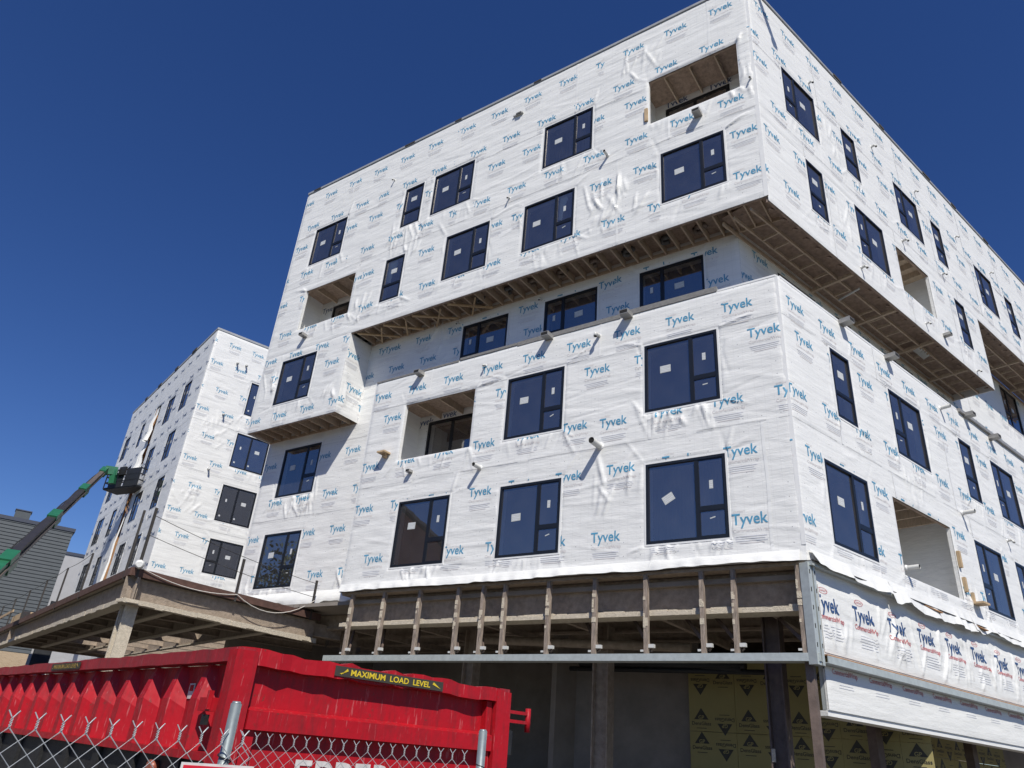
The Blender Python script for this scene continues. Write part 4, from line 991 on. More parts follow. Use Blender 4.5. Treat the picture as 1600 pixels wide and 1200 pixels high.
for z, us in (((18.45, 20.2), ((2.4, 3.75), (5.5, 6.9), (11.95, 12.75), (15.6, 17.0))), ((15.35, 17.1), ((2.7, 4.1), (6.7, 8.0), (12.0, 13.0), (15.5, 17.0))),
              ((12.3, 14.1), ((1.95, 3.3), (6.15, 7.75), (12.0, 13.1), (15.2, 16.95))), ((9.2, 11.0), ((3.2, 4.6), (6.4, 7.8), (12.0, 13.1), (15.2, 16.95))), ((6.0, 7.8), ((3.2, 4.6), (6.4, 7.8), (12.0, 13.1), (15.2, 16.95)))):
    for (a, b_) in us: C2.append((-b_, -a, *z))
STRIP = (-9.9, -8.75, 6.0, 20.6)
SK_C2 = Skin(-17.95, 0, 4.6, 22.64, [hole(*w) for w in C2] + [STRIP], 52, seams=(20.0, 17.0, 14.2, 11.2), calm=0.8)
build_wall(FC2, SK_C2, 'outer_wall_wrap', [(21.9, 0.4), (20.5, 1.0), (19.0, 0.4), (17.6, 1.1), (16.2, 0.3), (14.75, 1.0), (13.3, 0.4), (11.8, 1.1), (10.5, 0.5), (8.9, 1.2)], 22, step=0.08, fine=False, blue='print_navy', parent=C)
for w in C2: add_window(C, FC2, *w, kind='narrow' if w[1] - w[0] < 1.2 else 'wide', side='L')
k = MB(); k.box(STRIP[0] - 0.02, STRIP[1] + 0.02, STRIP[2], STRIP[3], -0.5, -0.45, 'osb_raw'); k.box(STRIP[0] - 0.03, STRIP[0], STRIP[2], STRIP[3], -0.45, -0.01, 'osb_raw'); k.box(STRIP[1], STRIP[1] + 0.03, STRIP[2], STRIP[3], -0.45, -0.01, 'osb_raw')
for i in range(24): k.box(STRIP[0] + rnd.uniform(0, 0.6), STRIP[0] + rnd.uniform(0.6, 1.1), 6.3 + i * 0.6, 6.5 + i * 0.6, -0.45, -0.36 + rnd.uniform(0, 0.25), rnd.choice(('wood', 'wood_pale', 'osb')))
link('open_wall_strip', k.mesh('open_wall_strip'), C, FC2)
for (x, z0, z1, w_) in ((-9.3, 18.0, 20.4, 0.55), (-9.6, 15.9, 18.2, 0.6), (-9.1, 14.9, 16.4, 0.7), (-8.75, 8.0, 14.5, 0.12)):
    xs = [x - w_ / 2 + w_ * i / 10 for i in range(11)]
    k = drape(FC2, xs, lambda xx, t: z1 - t * (z1 - z0), lambda xx, t: 0.03 + 0.25 * t * (1 + math.sin(xx * 17)) * 0.6 + wv(t * 5, 0.03, xx))
    link('loose_wrap', k.mesh('loose_wrap'), C, FC2)
k = MB(); k.box(0.0, 14, 22.65, 22.78, -0.3, 0.05, 'cap_metal'); link('roof_cap', k.mesh('roof_cap'), C, FC1)
k = MB(); k.box(-17.97, 0.04, 22.648, 22.778, -0.3, 0.05, 'cap_metal'); link('roof_cap', k.mesh('roof_cap'), C, FC2)
for (x, w_) in ((-4.4, 0.8), (-7.8, 0.6), (-11.5, 0.7), (-14.6, 0.5)):
    k = MB(); k.box(x, x + w_, 22.66, 22.83, 0.04, 0.09, 'steel_dark'); link('roof_cleat', k.mesh('roof_cleat'), C, FC2)
k = MB(); q = [PC, PC + dB * 14, PC + dB * 14 + dD * 17.9, PC + dD * 17.9]; k.poly([(p.x, p.y, 22.5) for p in q], 'membrane'); link('roof_deck', k.mesh('roof_deck'), C, Matrix.Identity(4))
k = MB(); k.box(-17.95, -17.9, 0, 22.6, -14, -0.01, 'wrap'); link('end_wall_wrap', k.mesh('end_wall_wrap'), C, FC2)
k = MB(); k.box(0.0, 14, 0, 4.6, -0.3, -0.05, 'concrete_dark'); link('ground_wall', k.mesh('ground_wall'), C, FC1)
k = MB(); k.box(-17.9, -0.1, 0, 4.6, -0.3, -0.05, 'concrete_dark'); link('ground_wall', k.mesh('ground_wall'), C, FC2)
_B = B; B = C
for (u, z) in ((1.54, 21.0), (2.07, 21.05), (1.55, 17.7), (1.57, 14.42)): pipe(FC1, u, z, 'elbow', 1.7)
B = _B

# ------------------------------------------------------------------ STEEL PODIUM DECK
ZD = 5.0
K = Vector((-8.787, 18.2626, 0)); dN = -nA; LR = 6.10; LL = 25.0
D = thing('podium_deck', K, 'brown steel podium deck on fireproofed beams between the two white blocks', 'deck')
q = [K, K + dN * LR, K + dN * LR + dA * 14, K + dD * LL + dB * 7, K + dD * LL]
k = MB(); k.poly([(p.x, p.y, ZD) for p in q], 'rust_edge'); k.poly([(p.x, p.y, ZD - 0.12) for p in q][::-1], 'concrete_dark'); link('deck_plate', k.mesh('deck_plate'), D, Matrix.Identity(4))
FR = frame(K, dN, nA.cross(Vector((0, 0, 1))) * -1); 
rn = Vector((dN.y, -dN.x, 0)); FR = frame(K, dN, rn)          # right edge, facing the street
FLF = frame(K, -dD, nD)                                       # left edge, x negative away from the corner
for (F, x0, x1) in ((FR, 0.0, LR), (FLF, -LL, 0.0)):
    k = MB(); k.box(x0 - 0.0, x1 + 0.0, ZD - 0.16, ZD + 0.025, -0.02, 0.045, 'rust_edge'); link('edge_angle', k.mesh('edge_angle'), D, F)
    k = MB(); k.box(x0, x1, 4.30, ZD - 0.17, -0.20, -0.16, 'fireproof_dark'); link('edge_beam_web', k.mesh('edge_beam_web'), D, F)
    k = MB(); k.box(x0, x1, 4.22, 4.30, -0.34, 0.0, 'fireproof')
    x = x0
    while x < x1 - 0.2:
        w_ = rnd.uniform(0.2, 0.7); k.box(x, min(x + w_, x1), 4.205 + rnd.uniform(-0.02, 0.01), 4.31 + rnd.uniform(0, 0.02), -0.01, 0.008 + rnd.uniform(0, 0.015), 'fireproof'); x += w_
    link('edge_beam_flange', k.mesh('edge_beam_flange'), D, F)
def strut(p, qv, w_, h_, m, nm):
    k = MB(); k.bar(p, qv, w_, h_, m); return link(nm, k.mesh(nm), D, Matrix.Identity(4))
for i in range(1, 12):      # joists under the deck
    a = K + dD * (i * 2.0) + dB * 0.3; ln = min(9.0, 6 + i * 0.5); e = a + dB * ln
    strut((a.x, a.y, 4.62), (e.x, e.y, 4.62), 0.06, 0.34, 'fireproof_dark', 'deck_joist'); strut((a.x, a.y, 4.44), (e.x, e.y, 4.44), 0.16, 0.03, 'fireproof_dark', 'deck_joist')
for i in range(1, 4):
    a = K + dN * (i * 1.55) + dD * 0.4; e = a + dD * 18
    strut((a.x, a.y, 4.55), (e.x, e.y, 4.55), 0.07, 0.42, 'fireproof_dark', 'deck_girder'); strut((a.x, a.y, 4.32), (e.x, e.y, 4.32), 0.18, 0.04, 'fireproof', 'deck_girder')
for j, t in enumerate((0.55,)):
    a = K + dD * t + dB * 0.3; k = MB()
    k.box(-0.14, 0.14, -0.02, 0.02, 0, 4.25, 'fireproof'); k.box(-0.17, -0.12, -0.15, 0.15, 0, 4.25, 'fireproof'); k.box(0.12, 0.17, -0.15, 0.15, 0, 4.25, 'fireproof')
    mw = Matrix.Translation(a) @ Matrix.Rotation(-R(52 - 8), 4, 'Z'); link('deck_column', k.mesh('deck_column'), D, mw)
# stiffeners and guard posts with cables
for (F, x) in ((FR, 0.25), (FLF, -0.2), (FLF, -18.0)):
    k = MB(); k.box(x - 0.02, x + 0.02, 4.3, 4.84, -0.16, 0.0, 'fireproof_dark'); link('stiffener', k.mesh('stiffener'), D, F)
tops = []
for (F, x, hh) in ((FR, 0.12, 1.55), (FR, 3.0, 0.95), (FR, 5.7, 0.95), (FLF, -0.55, 1.55), (FLF, -5.5, 1.15), (FLF, -9.0, 1.15), (FLF, -12.5, 1.15), (FLF, -16, 1.15), (FLF, -19.5, 1.15), (FLF, -23, 1.15)):
    k = MB(); k.box(x - 0.03, x + 0.03, ZD - 0.2, ZD + hh, 0.0, 0.05, 'steel_dark'); link('guard_post', k.mesh('guard_post'), D, F)
    tops.append(F @ Vector((x, ZD + hh, 0.03)))
def cable(a, c, sag, m='steel_dark', r_=0.008, nm='cable'):
    a = Vector(a); c = Vector(c); pts = [a.lerp(c, i / 10) - Vector((0, 0, sag * 4 * (i / 10) * (1 - i / 10))) for i in range(11)]
    k = MB(); k.tube(pts, r_, m, 5); return link(nm, k.mesh(nm), D, Matrix.Identity(4))
def atF(F, x, z, n_): return F @ Vector((x, z, n_))
cable(atF(FR, 0.12, 6.35, 0.05), atF(FR, 5.7, 5.85, 0.05), 0.10); cable(atF(FR, 0.12, 5.85, 0.05), atF(FR, 5.7, 5.45, 0.05), 0.08)
cable(atF(FR, 0.2, 5.03, 0.08), atF(FR, 3.0, 4.98, 0.08), 0.16, 'rope', 0.012, 'rope'); cable(atF(FR, 3.0, 4.98, 0.08), atF(FR, 5.7, 5.35, 0.08), 0.42, 'rope', 0.012, 'rope')
for i in range(4, 9): cable(tops[i], tops[i + 1], 0.06)
k = MB(); k.box(-24.2, -19.0, 5.55, 5.66, 0.0, 0.04, 'wood_pale'); k.box(-20.5, -17.5, 5.02, 5.5, -0.6, -0.2, 'wood_pale'); link('guard_board', k.mesh('guard_board'), D, FLF)
k = MB(); k.tube([(-0.35, ZD + 0.08, -0.1), (0.0, ZD + 0.12, -0.12), (0.28, ZD + 0.07, -0.05)], [0.08, 0.12, 0.07], 'wrap_new', 8); link('rolled_wrap', k.mesh('rolled_wrap'), D, FLF)

# ------------------------------------------------------------------ DUMPSTER
DX = Vector((math.sin(R(47.5)), math.cos(R(47.5)), 0)); DY = Vector((-DX.y, DX.x, 0)); PDm = Vector((-1.60, 5.03, 0))
MWD = Matrix(((DX.x, DY.x, 0, PDm.x), (DX.y, DY.y, 0, PDm.y), (0, 0, 1, 0), (0, 0, 0, 1)))
U = thing('dumpster', PDm, 'large red steel roll-off dumpster behind the chain-link fence', 'dumpster', mw=MWD)
W_, L_, ZT, ZB = 2.44, 7.3, 2.105, 1.49
def up_(nm, fn, parent=None):
    k = MB(); fn(k); return link(nm, k.mesh(nm), parent or U, MWD)
body = up_('body', lambda k: (k.box(0.10, 0.13, 0.10, L_, 0.40, ZT - 0.09, 'red_paint'), k.box(W_ - 0.13, W_ - 0.10, 0.10, L_, 0.40, ZT - 0.09, 'red_paint'),
                       k.box(0.13, W_ - 0.13, 0.085, 0.115, 0.40, ZT - 0.09, 'red_paint'), k.box(0.13, W_ - 0.13, L_ - 0.13, L_ - 0.1, 0.40, ZT - 0.09, 'red_paint'), k.box(0.13, W_ - 0.13, 0.135, L_ - 0.13, 0.40, 0.45, 'black_paint')))
def dented(k, a, c, w_, h_, m, n=26, seed=0, amp=0.012):
    """a rail that has taken knocks"""
    r = random.Random(seed); a = Vector(a); c = Vector(c); d = (c - a).normalized(); side = Vector((-d.y, d.x, 0)); s = k.slot(m); i0 = len(k.v)
    for i in range(n + 1):
        p = a.lerp(c, i / n); j = amp * (r.random() - 0.5); jz = amp * 1.3 * (r.random() - 0.6)
        for (u, z) in ((0, 0), (w_, 0), (w_, h_), (0, h_)):
            k.v.append(tuple(p + side * (u + j) + Vector((0, 0, z + (jz if z > 0 else jz * 0.6)))))
    for i in range(n):
        for q in range(4):
            A_ = i0 + i * 4 + q; B_ = i0 + i * 4 + (q + 1) % 4
            k.f.append((A_, B_, B_ + 4, A_ + 4)); k.m.append(s); k.smooth.append(False)
    for e in (i0, i0 + n * 4): k.f.append((e, e + 1, e + 2, e + 3)); k.m.append(s); k.smooth.append(False)
up_('top_rail', lambda k: dented(k, (0.11, 0, ZT - 0.085), (0.11, L_, ZT - 0.085), 0.115, 0.085, 'red_rail', 40, 3, 0.008))
up_('top_rail', lambda k: dented(k, (0.02, 0.0, ZT - 0.10), (W_, 0.0, ZT - 0.10), 0.12, 0.10, 'red_paint', 26, 5, 0.022))
up_('top_rail', lambda k: dented(k, (W_, 0, ZT - 0.085), (W_, L_, ZT - 0.085), 0.115, 0.085, 'red_rail', 20, 8, 0.01))
up_('top_rail', lambda k: dented(k, (0, L_ - 0.1, ZT - 0.085), (W_, L_ - 0.1, ZT - 0.085), 0.115, 0.085, 'red_rail', 10, 9, 0.01))
up_('corner_post', lambda k: (k.box(-0.012, 0.14, -0.012, 0.10, 0.42, ZT - 0.015, 'red_paint')))
up_('corner_post', lambda k: (k.box(W_ - 0.15, W_ + 0.012, -0.012, 0.12, 0.42, ZT - 0.02, 'red_paint')))
NR = 14
for i in range(NR):
    y = 0.52 + i * (L_ - 0.6) / NR
    def rib(k, y=y):
        o, t_ = 0.005, 0.10; a, c = 0.055, 0.15; zt, zb = ZT - 0.09, ZB
        pts = [(t_, y - c, zb), (o, y - a, zb), (o, y + a, zb), (t_, y + c, zb)]
        tp = [(t_, y - 0.06, zt), (0.06, y - 0.03, zt), (0.06, y + 0.03, zt), (t_, y + 0.06, zt)]
        mid = [(t_, y - c, zt - 0.28), (o, y - a, zt - 0.22), (o, y + a, zt - 0.22), (t_, y + c, zt - 0.28)]
        i0 = len(k.v); k.v += pts + mid + tp; s = k.slot('red_paint')
        for lv in range(2):
            for q in range(3):
                A_ = i0 + lv * 4 + q; k.f.append((A_, A_ + 4, A_ + 5, A_ + 1)); k.m.append(s); k.smooth.append(False)
        k.f.append((i0, i0 + 1, i0 + 2, i0 + 3)); k.m.append(s); k.smooth.append(False)
    up_('rib', rib)
    if 4 <= i <= 9:
        up_('reflector_tape', lambda k, y=y: k.box(0.094, 0.099, y - 0.185 - 0.03, y - 0.185, 1.52, 1.80, 'white_decal'), body)
up_('side_rail', lambda k: k.box(-0.005, 0.12, 0.0, L_, ZB - 0.05, ZB - 0.001, 'red_paint'))
up_('skirt', lambda k: (k.box(0.05, 0.097, 0.1, L_, 0.42, ZB - 0.05, 'black_paint'), k.box(0.16, W_ - 0.2, 0.06, 0.1, 0.42, 1.24, 'black_paint')))
for i in range(9): up_('skirt_rib', lambda k, y=0.6 + i * 0.78: k.box(0.02, 0.05, y - 0.06, y + 0.06, 0.42, ZB - 0.052, 'black_paint'))
up_('marker_light', lambda k: k.tube([(0.05, 0.95, 1.36), (-0.01, 0.95, 1.36)], 0.045, 'amber', 12))
# end gate: waler, lower rail, side stiles, hinge
up_('gate_waler', lambda k: (k.quadbox(((0.16, 0.0, 1.635), (W_ - 0.16, 0.0, 1.635), (W_ - 0.16, 0.084, 1.635), (0.16, 0.084, 1.635), (0.16, 0.0, 1.745), (W_ - 0.16, 0.0, 1.745), (W_ - 0.16, 0.084, 1.77), (0.16, 0.084, 1.77)), 'red_paint')))
up_('gate_rail', lambda k: k.box(0.16, W_ - 0.16, 0.02, 0.084, 1.27, 1.33, 'red_paint'))
up_('gate_stile', lambda k: k.box(0.162, 0.24, 0.03, 0.084, 1.332, 1.633, 'red_paint'))
up_('gate_stile', lambda k: k.box(W_ - 0.22, W_ - 0.162, 0.03, 0.084, 1.332, ZT - 0.105, 'red_paint'))
wt = text_tris('EPPER', width=0.80, bold=0.01, ysc=1.0)
def gate_txt(k):
    s = k.slot('white_decal'); i0 = len(k.v); k.v += [(1.0 + x, 0.080, 1.375 + z) for x, z in wt[0]]
    for f in wt[1]: k.f.append(tuple(int(i0 + q) for q in f)); k.m.append(s); k.smooth.append(False)
up_('gate_lettering', gate_txt, body)
def hinge(k):
    x = W_ + 0.01
    k.box(x, x + 0.26, 0.0, 0.03, 1.93, 1.955, 'red_paint'); k.box(x, x + 0.26, 0.0, 0.03, 1.86, 1.885, 'red_paint'); k.tube([(x + 0.24, 0.015, 1.80), (x + 0.24, 0.015, 1.985)], 0.024, 'red_paint', 10); k.box(x - 0.02, x + 0.05, -0.005, 0.04, 1.62, 1.80, 'black_paint')
up_('hinge', hinge)
def latch(k):
    k.box(-0.02, 0.02, 0.16, 0.36, 1.72, 1.80, 'red_paint'); k.bar((-0.03, 0.19, 1.73), (-0.03, 0.19, 1.84), 0.03, 0.03, 'red_paint'); k.box(-0.025, -0.0, 0.20, 0.26, 1.64, 1.70, 'black_paint')
up_('latch', latch)
# stickers
def decal(txt, F, x0, x1, z0, z1, bgm, fgm, tw, parent=U, nm='warning_decal', arrows=True):
    k = MB(); k.box(x0, x1, z0, z1, 0.0, 0.003, bgm); d = link(nm, k.mesh(nm), parent, F)
    v, f = text_tris(txt, width=tw, bold=0.02, ysc=1.0); k = MB(); s = k.slot(fgm); cx, cz = (x0 + x1) / 2, (z0 + z1) / 2
    hgt = v[:, 1].max() - v[:, 1].min(); sc = min(1.6, (z1 - z0) * 0.62 / hgt)
    k.v += [(cx + a, cz + b_ * sc, 0.0055) for a, b_ in v]
    for t in f: k.f.append(tuple(int(q) for q in t)); k.m.append(s); k.smooth.append(False)
    if arrows:
        for sg in (-1, 1):
            xa = cx + sg * (x1 - x0) * 0.46; xb = cx + sg * (x1 - x0) * 0.40
            k.poly(((xa, cz - 0.015, 0.0055), (xa + 0.015, cz - 0.02, 0.0055), (xb, cz + 0.022, 0.0055), (xb - 0.01 * sg, cz + 0.006, 0.0055)), fgm)
    link('decal_lettering', k.mesh('decal_lettering'), d, F)
FE = MWD @ Matrix(((1, 0, 0, 0), (0, 0, -1, -0.014), (0, 1, 0, 0), (0, 0, 0, 1)))     # X right, Y up, Z towards the street
decal('MAXIMUM  LOAD  LEVEL', FE, 0.72, 1.70, ZT - 0.088, ZT - 0.022, 'print_black', 'yellow_decal', 0.72)
FS = MWD @ Matrix(((0, 0, -1, -0.0145), (-1, 0, 0, 0), (0, 1, 0, 0), (0, 0, 0, 1)))      # long side: X = -y
decal('MAXIMUM LOAD LEVEL', FS, -4.05, -3.15, ZT - 0.075, ZT - 0.015, 'print_black', 'yellow_worn', 0.70)
k = MB(); k.box(-0.85, -0.76, 1.80, 1.90, -0.112, -0.108, 'white_decal'); k.box(-0.835, -0.775, 1.85, 1.89, -0.108, -0.106, 'red_paint'); link('paper_decal', k.mesh('paper_decal'), U, FS)
for (x, y) in ((0.3, 0.7), (W_ - 0.3, 0.7), (0.3, L_ - 0.7), (W_ - 0.3, L_ - 0.7)):
    up_('wheel', lambda k: k.tube([(x - 0.09, y, 0.15), (x + 0.09, y, 0.15)], 0.15, 'rubber', 16))
up_('skid', lambda k: (k.box(0.6, 0.68, 0.2, L_, 0.15, 0.40, 'black_paint'), k.box(W_ - 0.68, W_ - 0.6, 0.2, L_, 0.15, 0.40, 'black_paint')))

# ------------------------------------------------------------------ CHAIN-LINK FENCES
def wire_mesh(a, ztop, zbot, r_, flip):
    """one zigzag wire of the mesh with its twisted barb on top"""
    k = MB(); z = ztop - 0.045; i = 0; x0, x1 = (a, 0.0) if flip else (0.0, a); P = [(x0, 0, z)]
    while z - a > zbot:
        z -= a; i += 1; P.append((x1 if i % 2 else x0, 0.0035 if (i % 2) ^ flip else -0.0035, z))
    k.tube(P, r_, 'wire', 5)
    sg = -1 if flip else 1
    tw = [(x0 + sg * 0.0032 * math.cos(q * 1.6), sg * 0.0032 * math.sin(q * 1.6), ztop - 0.046 + 0.032 * q / 8) for q in range(9)]
    k.tube(tw + [(x0 + sg * 0.016, 0, ztop + 0.004)], r_, 'wire', 5)
    return k.mesh('wire')
def fence(start, az, s, n0, n1, ztop, posts, label, r_=0.002):
    d = Vector((math.sin(R(az)), math.cos(R(az)), 0)); S = Vector((*start, 0)); nrm = Vector((d.y, -d.x, 0))
    MW = Matrix(((d.x, -nrm.x, 0, S.x), (d.y, -nrm.y, 0, S.y), (0, 0, 1, 0), (0, 0, 0, 1)))
    f = thing('chain_link_fence', S, label, 'fence', 'construction fences', mw=MW)
    a = s / 2; mes = [wire_mesh(a, ztop, 0.08, r_, fl) for fl in (0, 1)]
    for i in range(2 * n0 - 1, 2 * n1 - 1): link('wire', mes[i % 2], f, MW @ Matrix.Translation((i * a, 0, 0)))
    for (x, zt, r2) in posts:
        k = MB(); k.tube([(x, 0.03, 0), (x, 0.03, zt)], r2, 'galv_post', 16); k.tube([(x, 0.03, zt - 0.002), (x, 0.03, zt + 0.008)], [r2 * 0.98, r2 * 0.7], 'galv_post', 16); p = link('post', k.mesh('post'), f, MW)
        k = MB(); k.tube([(x + 0.024 * math.cos(a), 0.03 + 0.024 * math.sin(a), zt - 0.15 - 0.006 * a) for a in [q * 0.5 for q in range(16)]], 0.0025, 'black_paint', 5); link('tie_wire', k.mesh('tie_wire'), p, MW)
    return f, MW
f1, M1 = fence((-1.459, 2.561), 58.5, 0.0718, -12, 11, 1.612, ((0.675, 1.70, 0.0195),), 'near chain-link fence with large open diamonds, at lower left')
fence((-1.284, 4.46), 83.0, 0.0668, 0, 19, 1.615, ((1.30, 1.725, 0.024),), 'farther chain-link fence panel with small diamonds in front of the dumpster end')
# red sign wired to the near fence
G = thing('fence_sign', (0, 0, 0), 'red sign with white border wired to the near chain-link fence', 'sign', mw=M1 @ Matrix.Translation((0.645, -0.02, 0.018)))
k = MB(); k.box(-0.12, 0.125, -0.004, 0.0, 1.10, 1.487, 'white_decal'); link('board', k.mesh('board'), G)
k = MB(); k.box(-0.112, 0.117, -0.006, -0.004, 1.12, 1.479, 'sign_red'); link('face', k.mesh('face'), G)
k = MB(); k.box(-0.07, 0.06, -0.0075, -0.006, 1.40, 1.462, 'white_decal'); link('white_panel', k.mesh('white_panel'), G)

# ------------------------------------------------------------------ BOOM LIFT
T0 = Vector((-0.4895, 0.872, 0)) * 49.5 + Vector((0, 0, 1.6 + 49.5 * 0.277)); T1 = Vector((-0.546, 0.838, 0)) * 33.0 + Vector((0, 0, 1.6 + 33.0 * 0.145))
bd = (T1 - T0).normalized(); BASE = T0 + bd * ((T0.z - 2.4) / -bd.z)
Q = thing('boom_lift', (BASE.x, BASE.y, 0), 'green and black telescopic boom lift reaching up to the left wing', 'boom lift')
I4 = Matrix.Identity(4); TL = (BASE - T0).length
def bm_(nm, fn): k = MB(); fn(k); return link(nm, k.mesh(nm), Q, I4)
cuts = [(0.0, 0.27, 0.22, 0.28, 'boom_inner'), (0.27, 0.58, 0.26, 0.35, 'boom_dark'), (0.58, 0.92, 0.31, 0.42, 'boom_dark'), (0.92, 1.0, 0.36, 0.48, 'green_paint')]
LEN = (T1 - T0).length * 1.02
for (a, c, w_, h_, m) in cuts:
    pa = T0 + bd * (a * LEN); pc = T0 + bd * (c * LEN if c < 1 else TL)
    bm_('boom_section', lambda k: k.bar(pa, pc, w_, h_, m)); 
    pe = T0 + bd * (a * LEN)
    bm_('boom_collar', lambda k: k.bar(pe - bd * 0.05, pe + bd * 1.1, w_ + 0.10, h_ + 0.14, 'green_paint'))
    s_ = bd.cross(Vector((0, 0, 1))).normalized() * (w_ / 2 + 0.04)
    bm_('cable_track', lambda k: k.bar(pa + s_ * -1, pc + s_ * -1, 0.05, 0.10, 'boom_inner'))
hz_ = bd.cross(Vector((0, 0, 1))).normalized()
for (o_, z_) in ((0.16, 0.22), (0.20, 0.16), (-0.14, 0.24)):
    pts = [T0 + bd * (LEN * t / 14) + hz_ * (o_ * (0.8 + 0.5 * t / 14)) + Vector((0, 0, z_ * (0.7 + 0.5 * t / 14) - 0.10 * math.sin(t * 1.3) ** 2)) for t in range(15)]
    bm_('hose', lambda k: k.tube(pts, 0.025, 'rubber', 6))
jib = T0 + Vector((0.55, 0.2, -0.75))
bm_('jib', lambda k: (k.bar(T0, T0 + Vector((0.6, 0.3, 0.05)), 0.36, 0.5, 'green_paint'), k.bar(T0 + Vector((0.45, 0.2, 0.1)), jib, 0.28, 0.32, 'green_paint')))
bc = T0 + Vector((1.25, 0.75, -0.25))
FBK = Matrix.Translation(bc) @ Matrix.Rotation(-R(28), 4, 'Z')
def basket(k):
    for z in (-0.62, -0.25, 0.12, 0.48):
        for (x0, y0, x1, y1) in ((-1.5, -0.5, 1.5, -0.5), (-1.5, 0.5, 1.5, 0.5), (-1.5, -0.5, -1.5, 0.5), (1.5, -0.5, 1.5, 0.5)): k.bar((x0, y0, z), (x1, y1, z), 0.06, 0.06, 'grille')
    for x in (-1.5, -0.75, 0, 0.75, 1.5):
        for y in (-0.5, 0.5): k.bar((x, y, -0.62), (x, y, 0.5), 0.05, 0.05, 'grille')
    k.box(-1.5, 1.5, -0.5, 0.5, -0.70, -0.64, 'grille')
basket_o = MB(); basket(basket_o); bo = link('basket', basket_o.mesh('basket'), Q, FBK)
k = MB(); k.box(-1.1, 0.1, -0.53, -0.50, -0.6, 0.3, 'grille'); link('mesh_panel', k.mesh('mesh_panel'), bo, FBK)
k = MB(); k.box(0.35, 1.45, -0.53, -0.50, -0.6, 0.45, 'grille'); link('mesh_panel', k.mesh('mesh_panel'), bo, FBK)
k = MB(); k.box(-0.3, 0.25, -0.66, -0.54, 0.1, 0.62, 'black_paint'); link('control_box', k.mesh('control_box'), bo, FBK)
MQ = Matrix.Translation((BASE.x, BASE.y, 0)) @ Matrix.Rotation(math.atan2(bd.y, bd.x), 4, 'Z')
k = MB(); k.box(-1.2, 1.6, -0.9, 0.9, 1.1, 2.2, 'green_paint'); link('turret', k.mesh('turret'), Q, MQ)
k = MB(); k.box(-1.8, 1.8, -0.7, 0.7, 0.55, 1.09, 'boom_dark'); link('chassis', k.mesh('chassis'), Q, MQ)
for x in (-1.5, 1.5):
    for y in (-1.0, 1.0):
        k = MB(); k.tube([(x, y - 0.2, 0.5), (x, y + 0.2, 0.5)], 0.5, 'rubber', 20); link('wheel', k.mesh('wheel'), Q, MQ)

# ------------------------------------------------------------------ NEIGHBOURING BUILDINGS
def ray_pt(az, dist, z=0): return Vector((math.sin(R(az)) * dist, math.cos(R(az)) * dist, z))
pr_ = ray_pt(-29.9, 70); fx = Vector((math.cos(R(33)), math.sin(R(33)), 0)); fn = Vector((fx.y, -fx.x, 0))
FG = frame(pr_, fx, fn); HT = 1.6 + 70 * math.tan(R(11.35))
N1 = thing('neighbour_building', pr_, 'dark grey building with horizontal siding behind the green boom', 'building')
k = MB(); k.box(-22, -0.02, 5.9, HT - 0.05, -15, -0.05, 'siding'); link('wall', k.mesh('wall'), N1, FG)
z = 5.9; bmesh_ = None
while z < HT - 0.35:
    k = MB(); k.quadbox(((-22, z, -0.03), (0, z, -0.03), (0, z, 0.05), (-22, z, 0.05), (-22, z + 0.27, -0.03), (0, z + 0.27, -0.03), (0, z + 0.27, 0.005), (-22, z + 0.27, 0.005)), 'siding'); link('siding_board', k.mesh('siding_board'), N1, FG); z += 0.275
k = MB(); k.box(-22.1, 0.12, HT - 0.28, HT, -15.1, 0.10, 'siding_trim'); link('roof_trim', k.mesh('roof_trim'), N1, FG)
k = MB(); k.box(-22, -0.1, 0, 5.88, -15, 0.02, 'brick_tan'); link('brick_base', k.mesh('brick_base'), N1, FG)
for (x0, x1, zh) in ((-7.15, -6.35, 0.75), (-4.4, -3.3, 0.85)):
    k = MB(); k.box(x0, x1, HT - 0.1, HT + zh, -2.2, -1.2, 'siding'); k.box(x0 - 0.05, x1 + 0.05, HT + zh, HT + zh + 0.08, -2.25, -1.15, 'siding_trim'); link('roof_vent', k.mesh('roof_vent'), N1, FG)
pr2 = ray_pt(-30.6, 92); FG2 = frame(pr2, fx, fn); H2 = 1.6 + 92 * math.tan(R(9.7))
N2 = thing('neighbour_building', pr2, 'pale grey rendered building with a dark window beyond the grey siding building', 'building')
k = MB(); k.box(-2, 14, 0, H2, -12, 0, 'stucco'); link('wall', k.mesh('wall'), N2, FG2)
k = MB(); k.box(-2.1, 14.1, H2, H2 + 0.3, -12.1, 0.1, 'siding_trim'); link('roof_trim', k.mesh('roof_trim'), N2, FG2)
for (x, z) in ((1.3, 9.9), (1.3, 5.6), (5.2, 9.9)):
    k = MB(); k.box(x, x + 1.6, z, z + 2.6, -0.1, 0.03, 'window_black'); w = link('window', k.mesh('window'), N2, FG2)
    k = MB(); k.box(x + 0.1, x + 1.5, z + 1.0, z + 2.5, 0.031, 0.036, 'room_dark'); link('pane', k.mesh('pane'), w, FG2)
N3 = thing('neighbour_building', (-34, 6, 0), 'red brick gabled building across the street, seen mirrored in the lower windows', 'building')
FN3 = frame(Vector((-33.0, 0, 0)), (0, 1, 0), (1, 0, 0))
def gab(k):
    pr = [(5.5, 0), (21.5, 0), (21.5, 11.5), (15.5, 16.9), (5.5, 10.3)]
    k.poly([(x, z, 0) for x, z in pr], 'brick_red'); k.poly([(x, z, -14) for x, z in pr][::-1], 'brick_red')
    for i in range(5):
        a, c = pr[i], pr[(i + 1) % 5]; k.poly([(a[0], a[1], 0), (a[0], a[1], -14), (c[0], c[1], -14), (c[0], c[1], 0)], 'brick_red' if i in (0, 1, 4) else 'membrane')
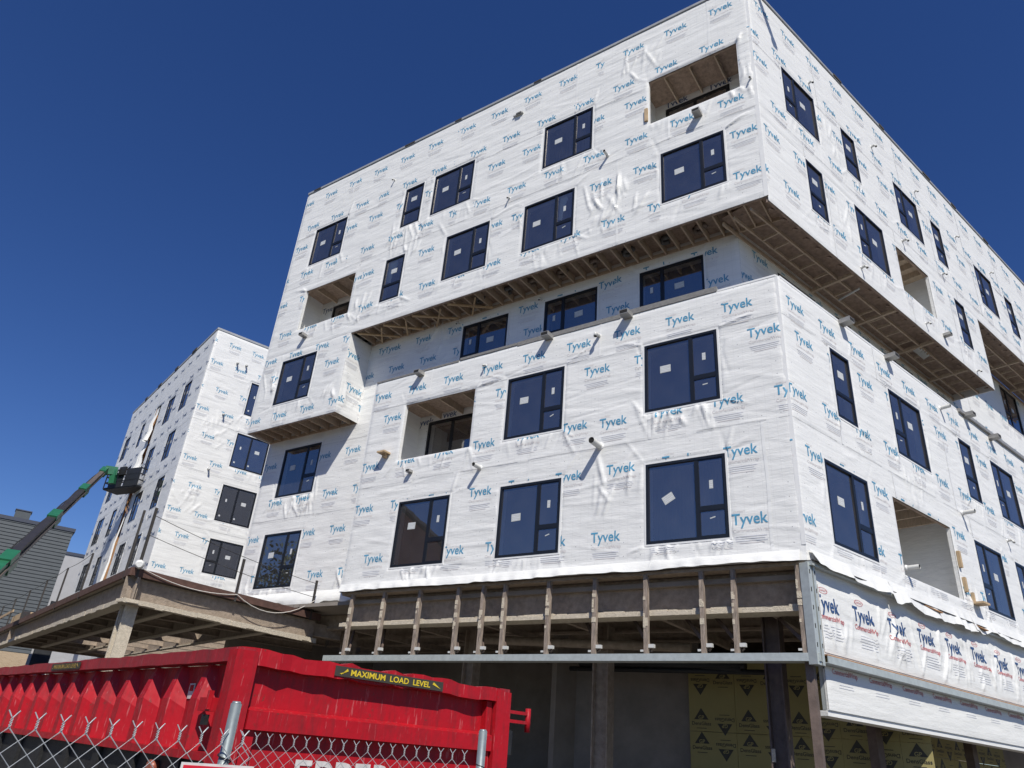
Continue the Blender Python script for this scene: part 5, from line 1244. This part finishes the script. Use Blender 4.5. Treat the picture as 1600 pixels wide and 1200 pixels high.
k = MB(); gab(k); link('wall', k.mesh('wall'), N3, FN3)
for (a, c) in (((5.2, 10.2), (15.5, 17.05)), ((21.8, 11.4), (15.5, 17.05))):
    k = MB(); k.bar((a[0], a[1] + 0.05, -6.8), (c[0], c[1] + 0.05, -6.8), 14.6, 0.18, 'membrane', upv=(0, 1, 0)); link('roof', k.mesh('roof'), N3, FN3)
for x in (8, 12, 17):
    for z in (2.5, 6.2): 
        k = MB(); k.box(x, x + 1.2, z, z + 2.0, -0.1, 0.04, 'window_black'); link('window', k.mesh('window'), N3, FN3)

# leafy tree added out of view, only to be mirrored in a lower-storey window
mat('leaf', (0.075, 0.115, 0.035), 0.6, var=0.55, scale=2.5)
mat('bark', (0.12, 0.085, 0.06), 0.9, var=0.4, scale=6)
TR = thing('mirrored_tree', (-29.5, 25.5, 0), 'leafy green tree beside the red brick building, added out of view to be mirrored in a lower window', 'tree')
k = MB(); k.tube([(0, 0, 0), (0.1, 0.05, 2.5), (0.0, 0.2, 5.0), (0.2, 0.1, 9.0)], [0.34, 0.28, 0.22, 0.07], 'bark', 9)
for a in range(7):
    an_ = a * 0.9; z_ = 3.6 + a * 0.6; k.tube([(0, 0.1, z_), (1.6 * math.cos(an_), 1.6 * math.sin(an_), z_ + 1.5), (2.9 * math.cos(an_ + 0.2), 2.9 * math.sin(an_ + 0.2), z_ + 2.6)], [0.13, 0.08, 0.03], 'bark', 6)
link('trunk', k.mesh('trunk'), TR)
rt_ = random.Random(5); k = MB(); sl = k.slot('leaf')
cl = [(rt_.uniform(-3, 3), rt_.uniform(-3, 3), rt_.uniform(4.5, 12.0), rt_.uniform(0.8, 1.6)) for _ in range(46)]
for (cx, cy, cz, cr) in cl:
    for _ in range(110):
        d = Vector((rt_.gauss(0, 1), rt_.gauss(0, 1), rt_.gauss(0, 0.8))).normalized() * cr * rt_.random() ** 0.4
        p = Vector((cx, cy, cz)) + d; u = Vector((rt_.gauss(0, 1), rt_.gauss(0, 1), rt_.gauss(0, 1))).normalized() * 0.16; w = u.orthogonal().normalized() * 0.09
        i = len(k.v); k.v += [tuple(p - u), tuple(p + w), tuple(p + u), tuple(p - w)]; k.f.append((i, i + 1, i + 2, i + 3)); k.m.append(sl); k.smooth.append(False)
link('crown', k.mesh('crown'), TR)
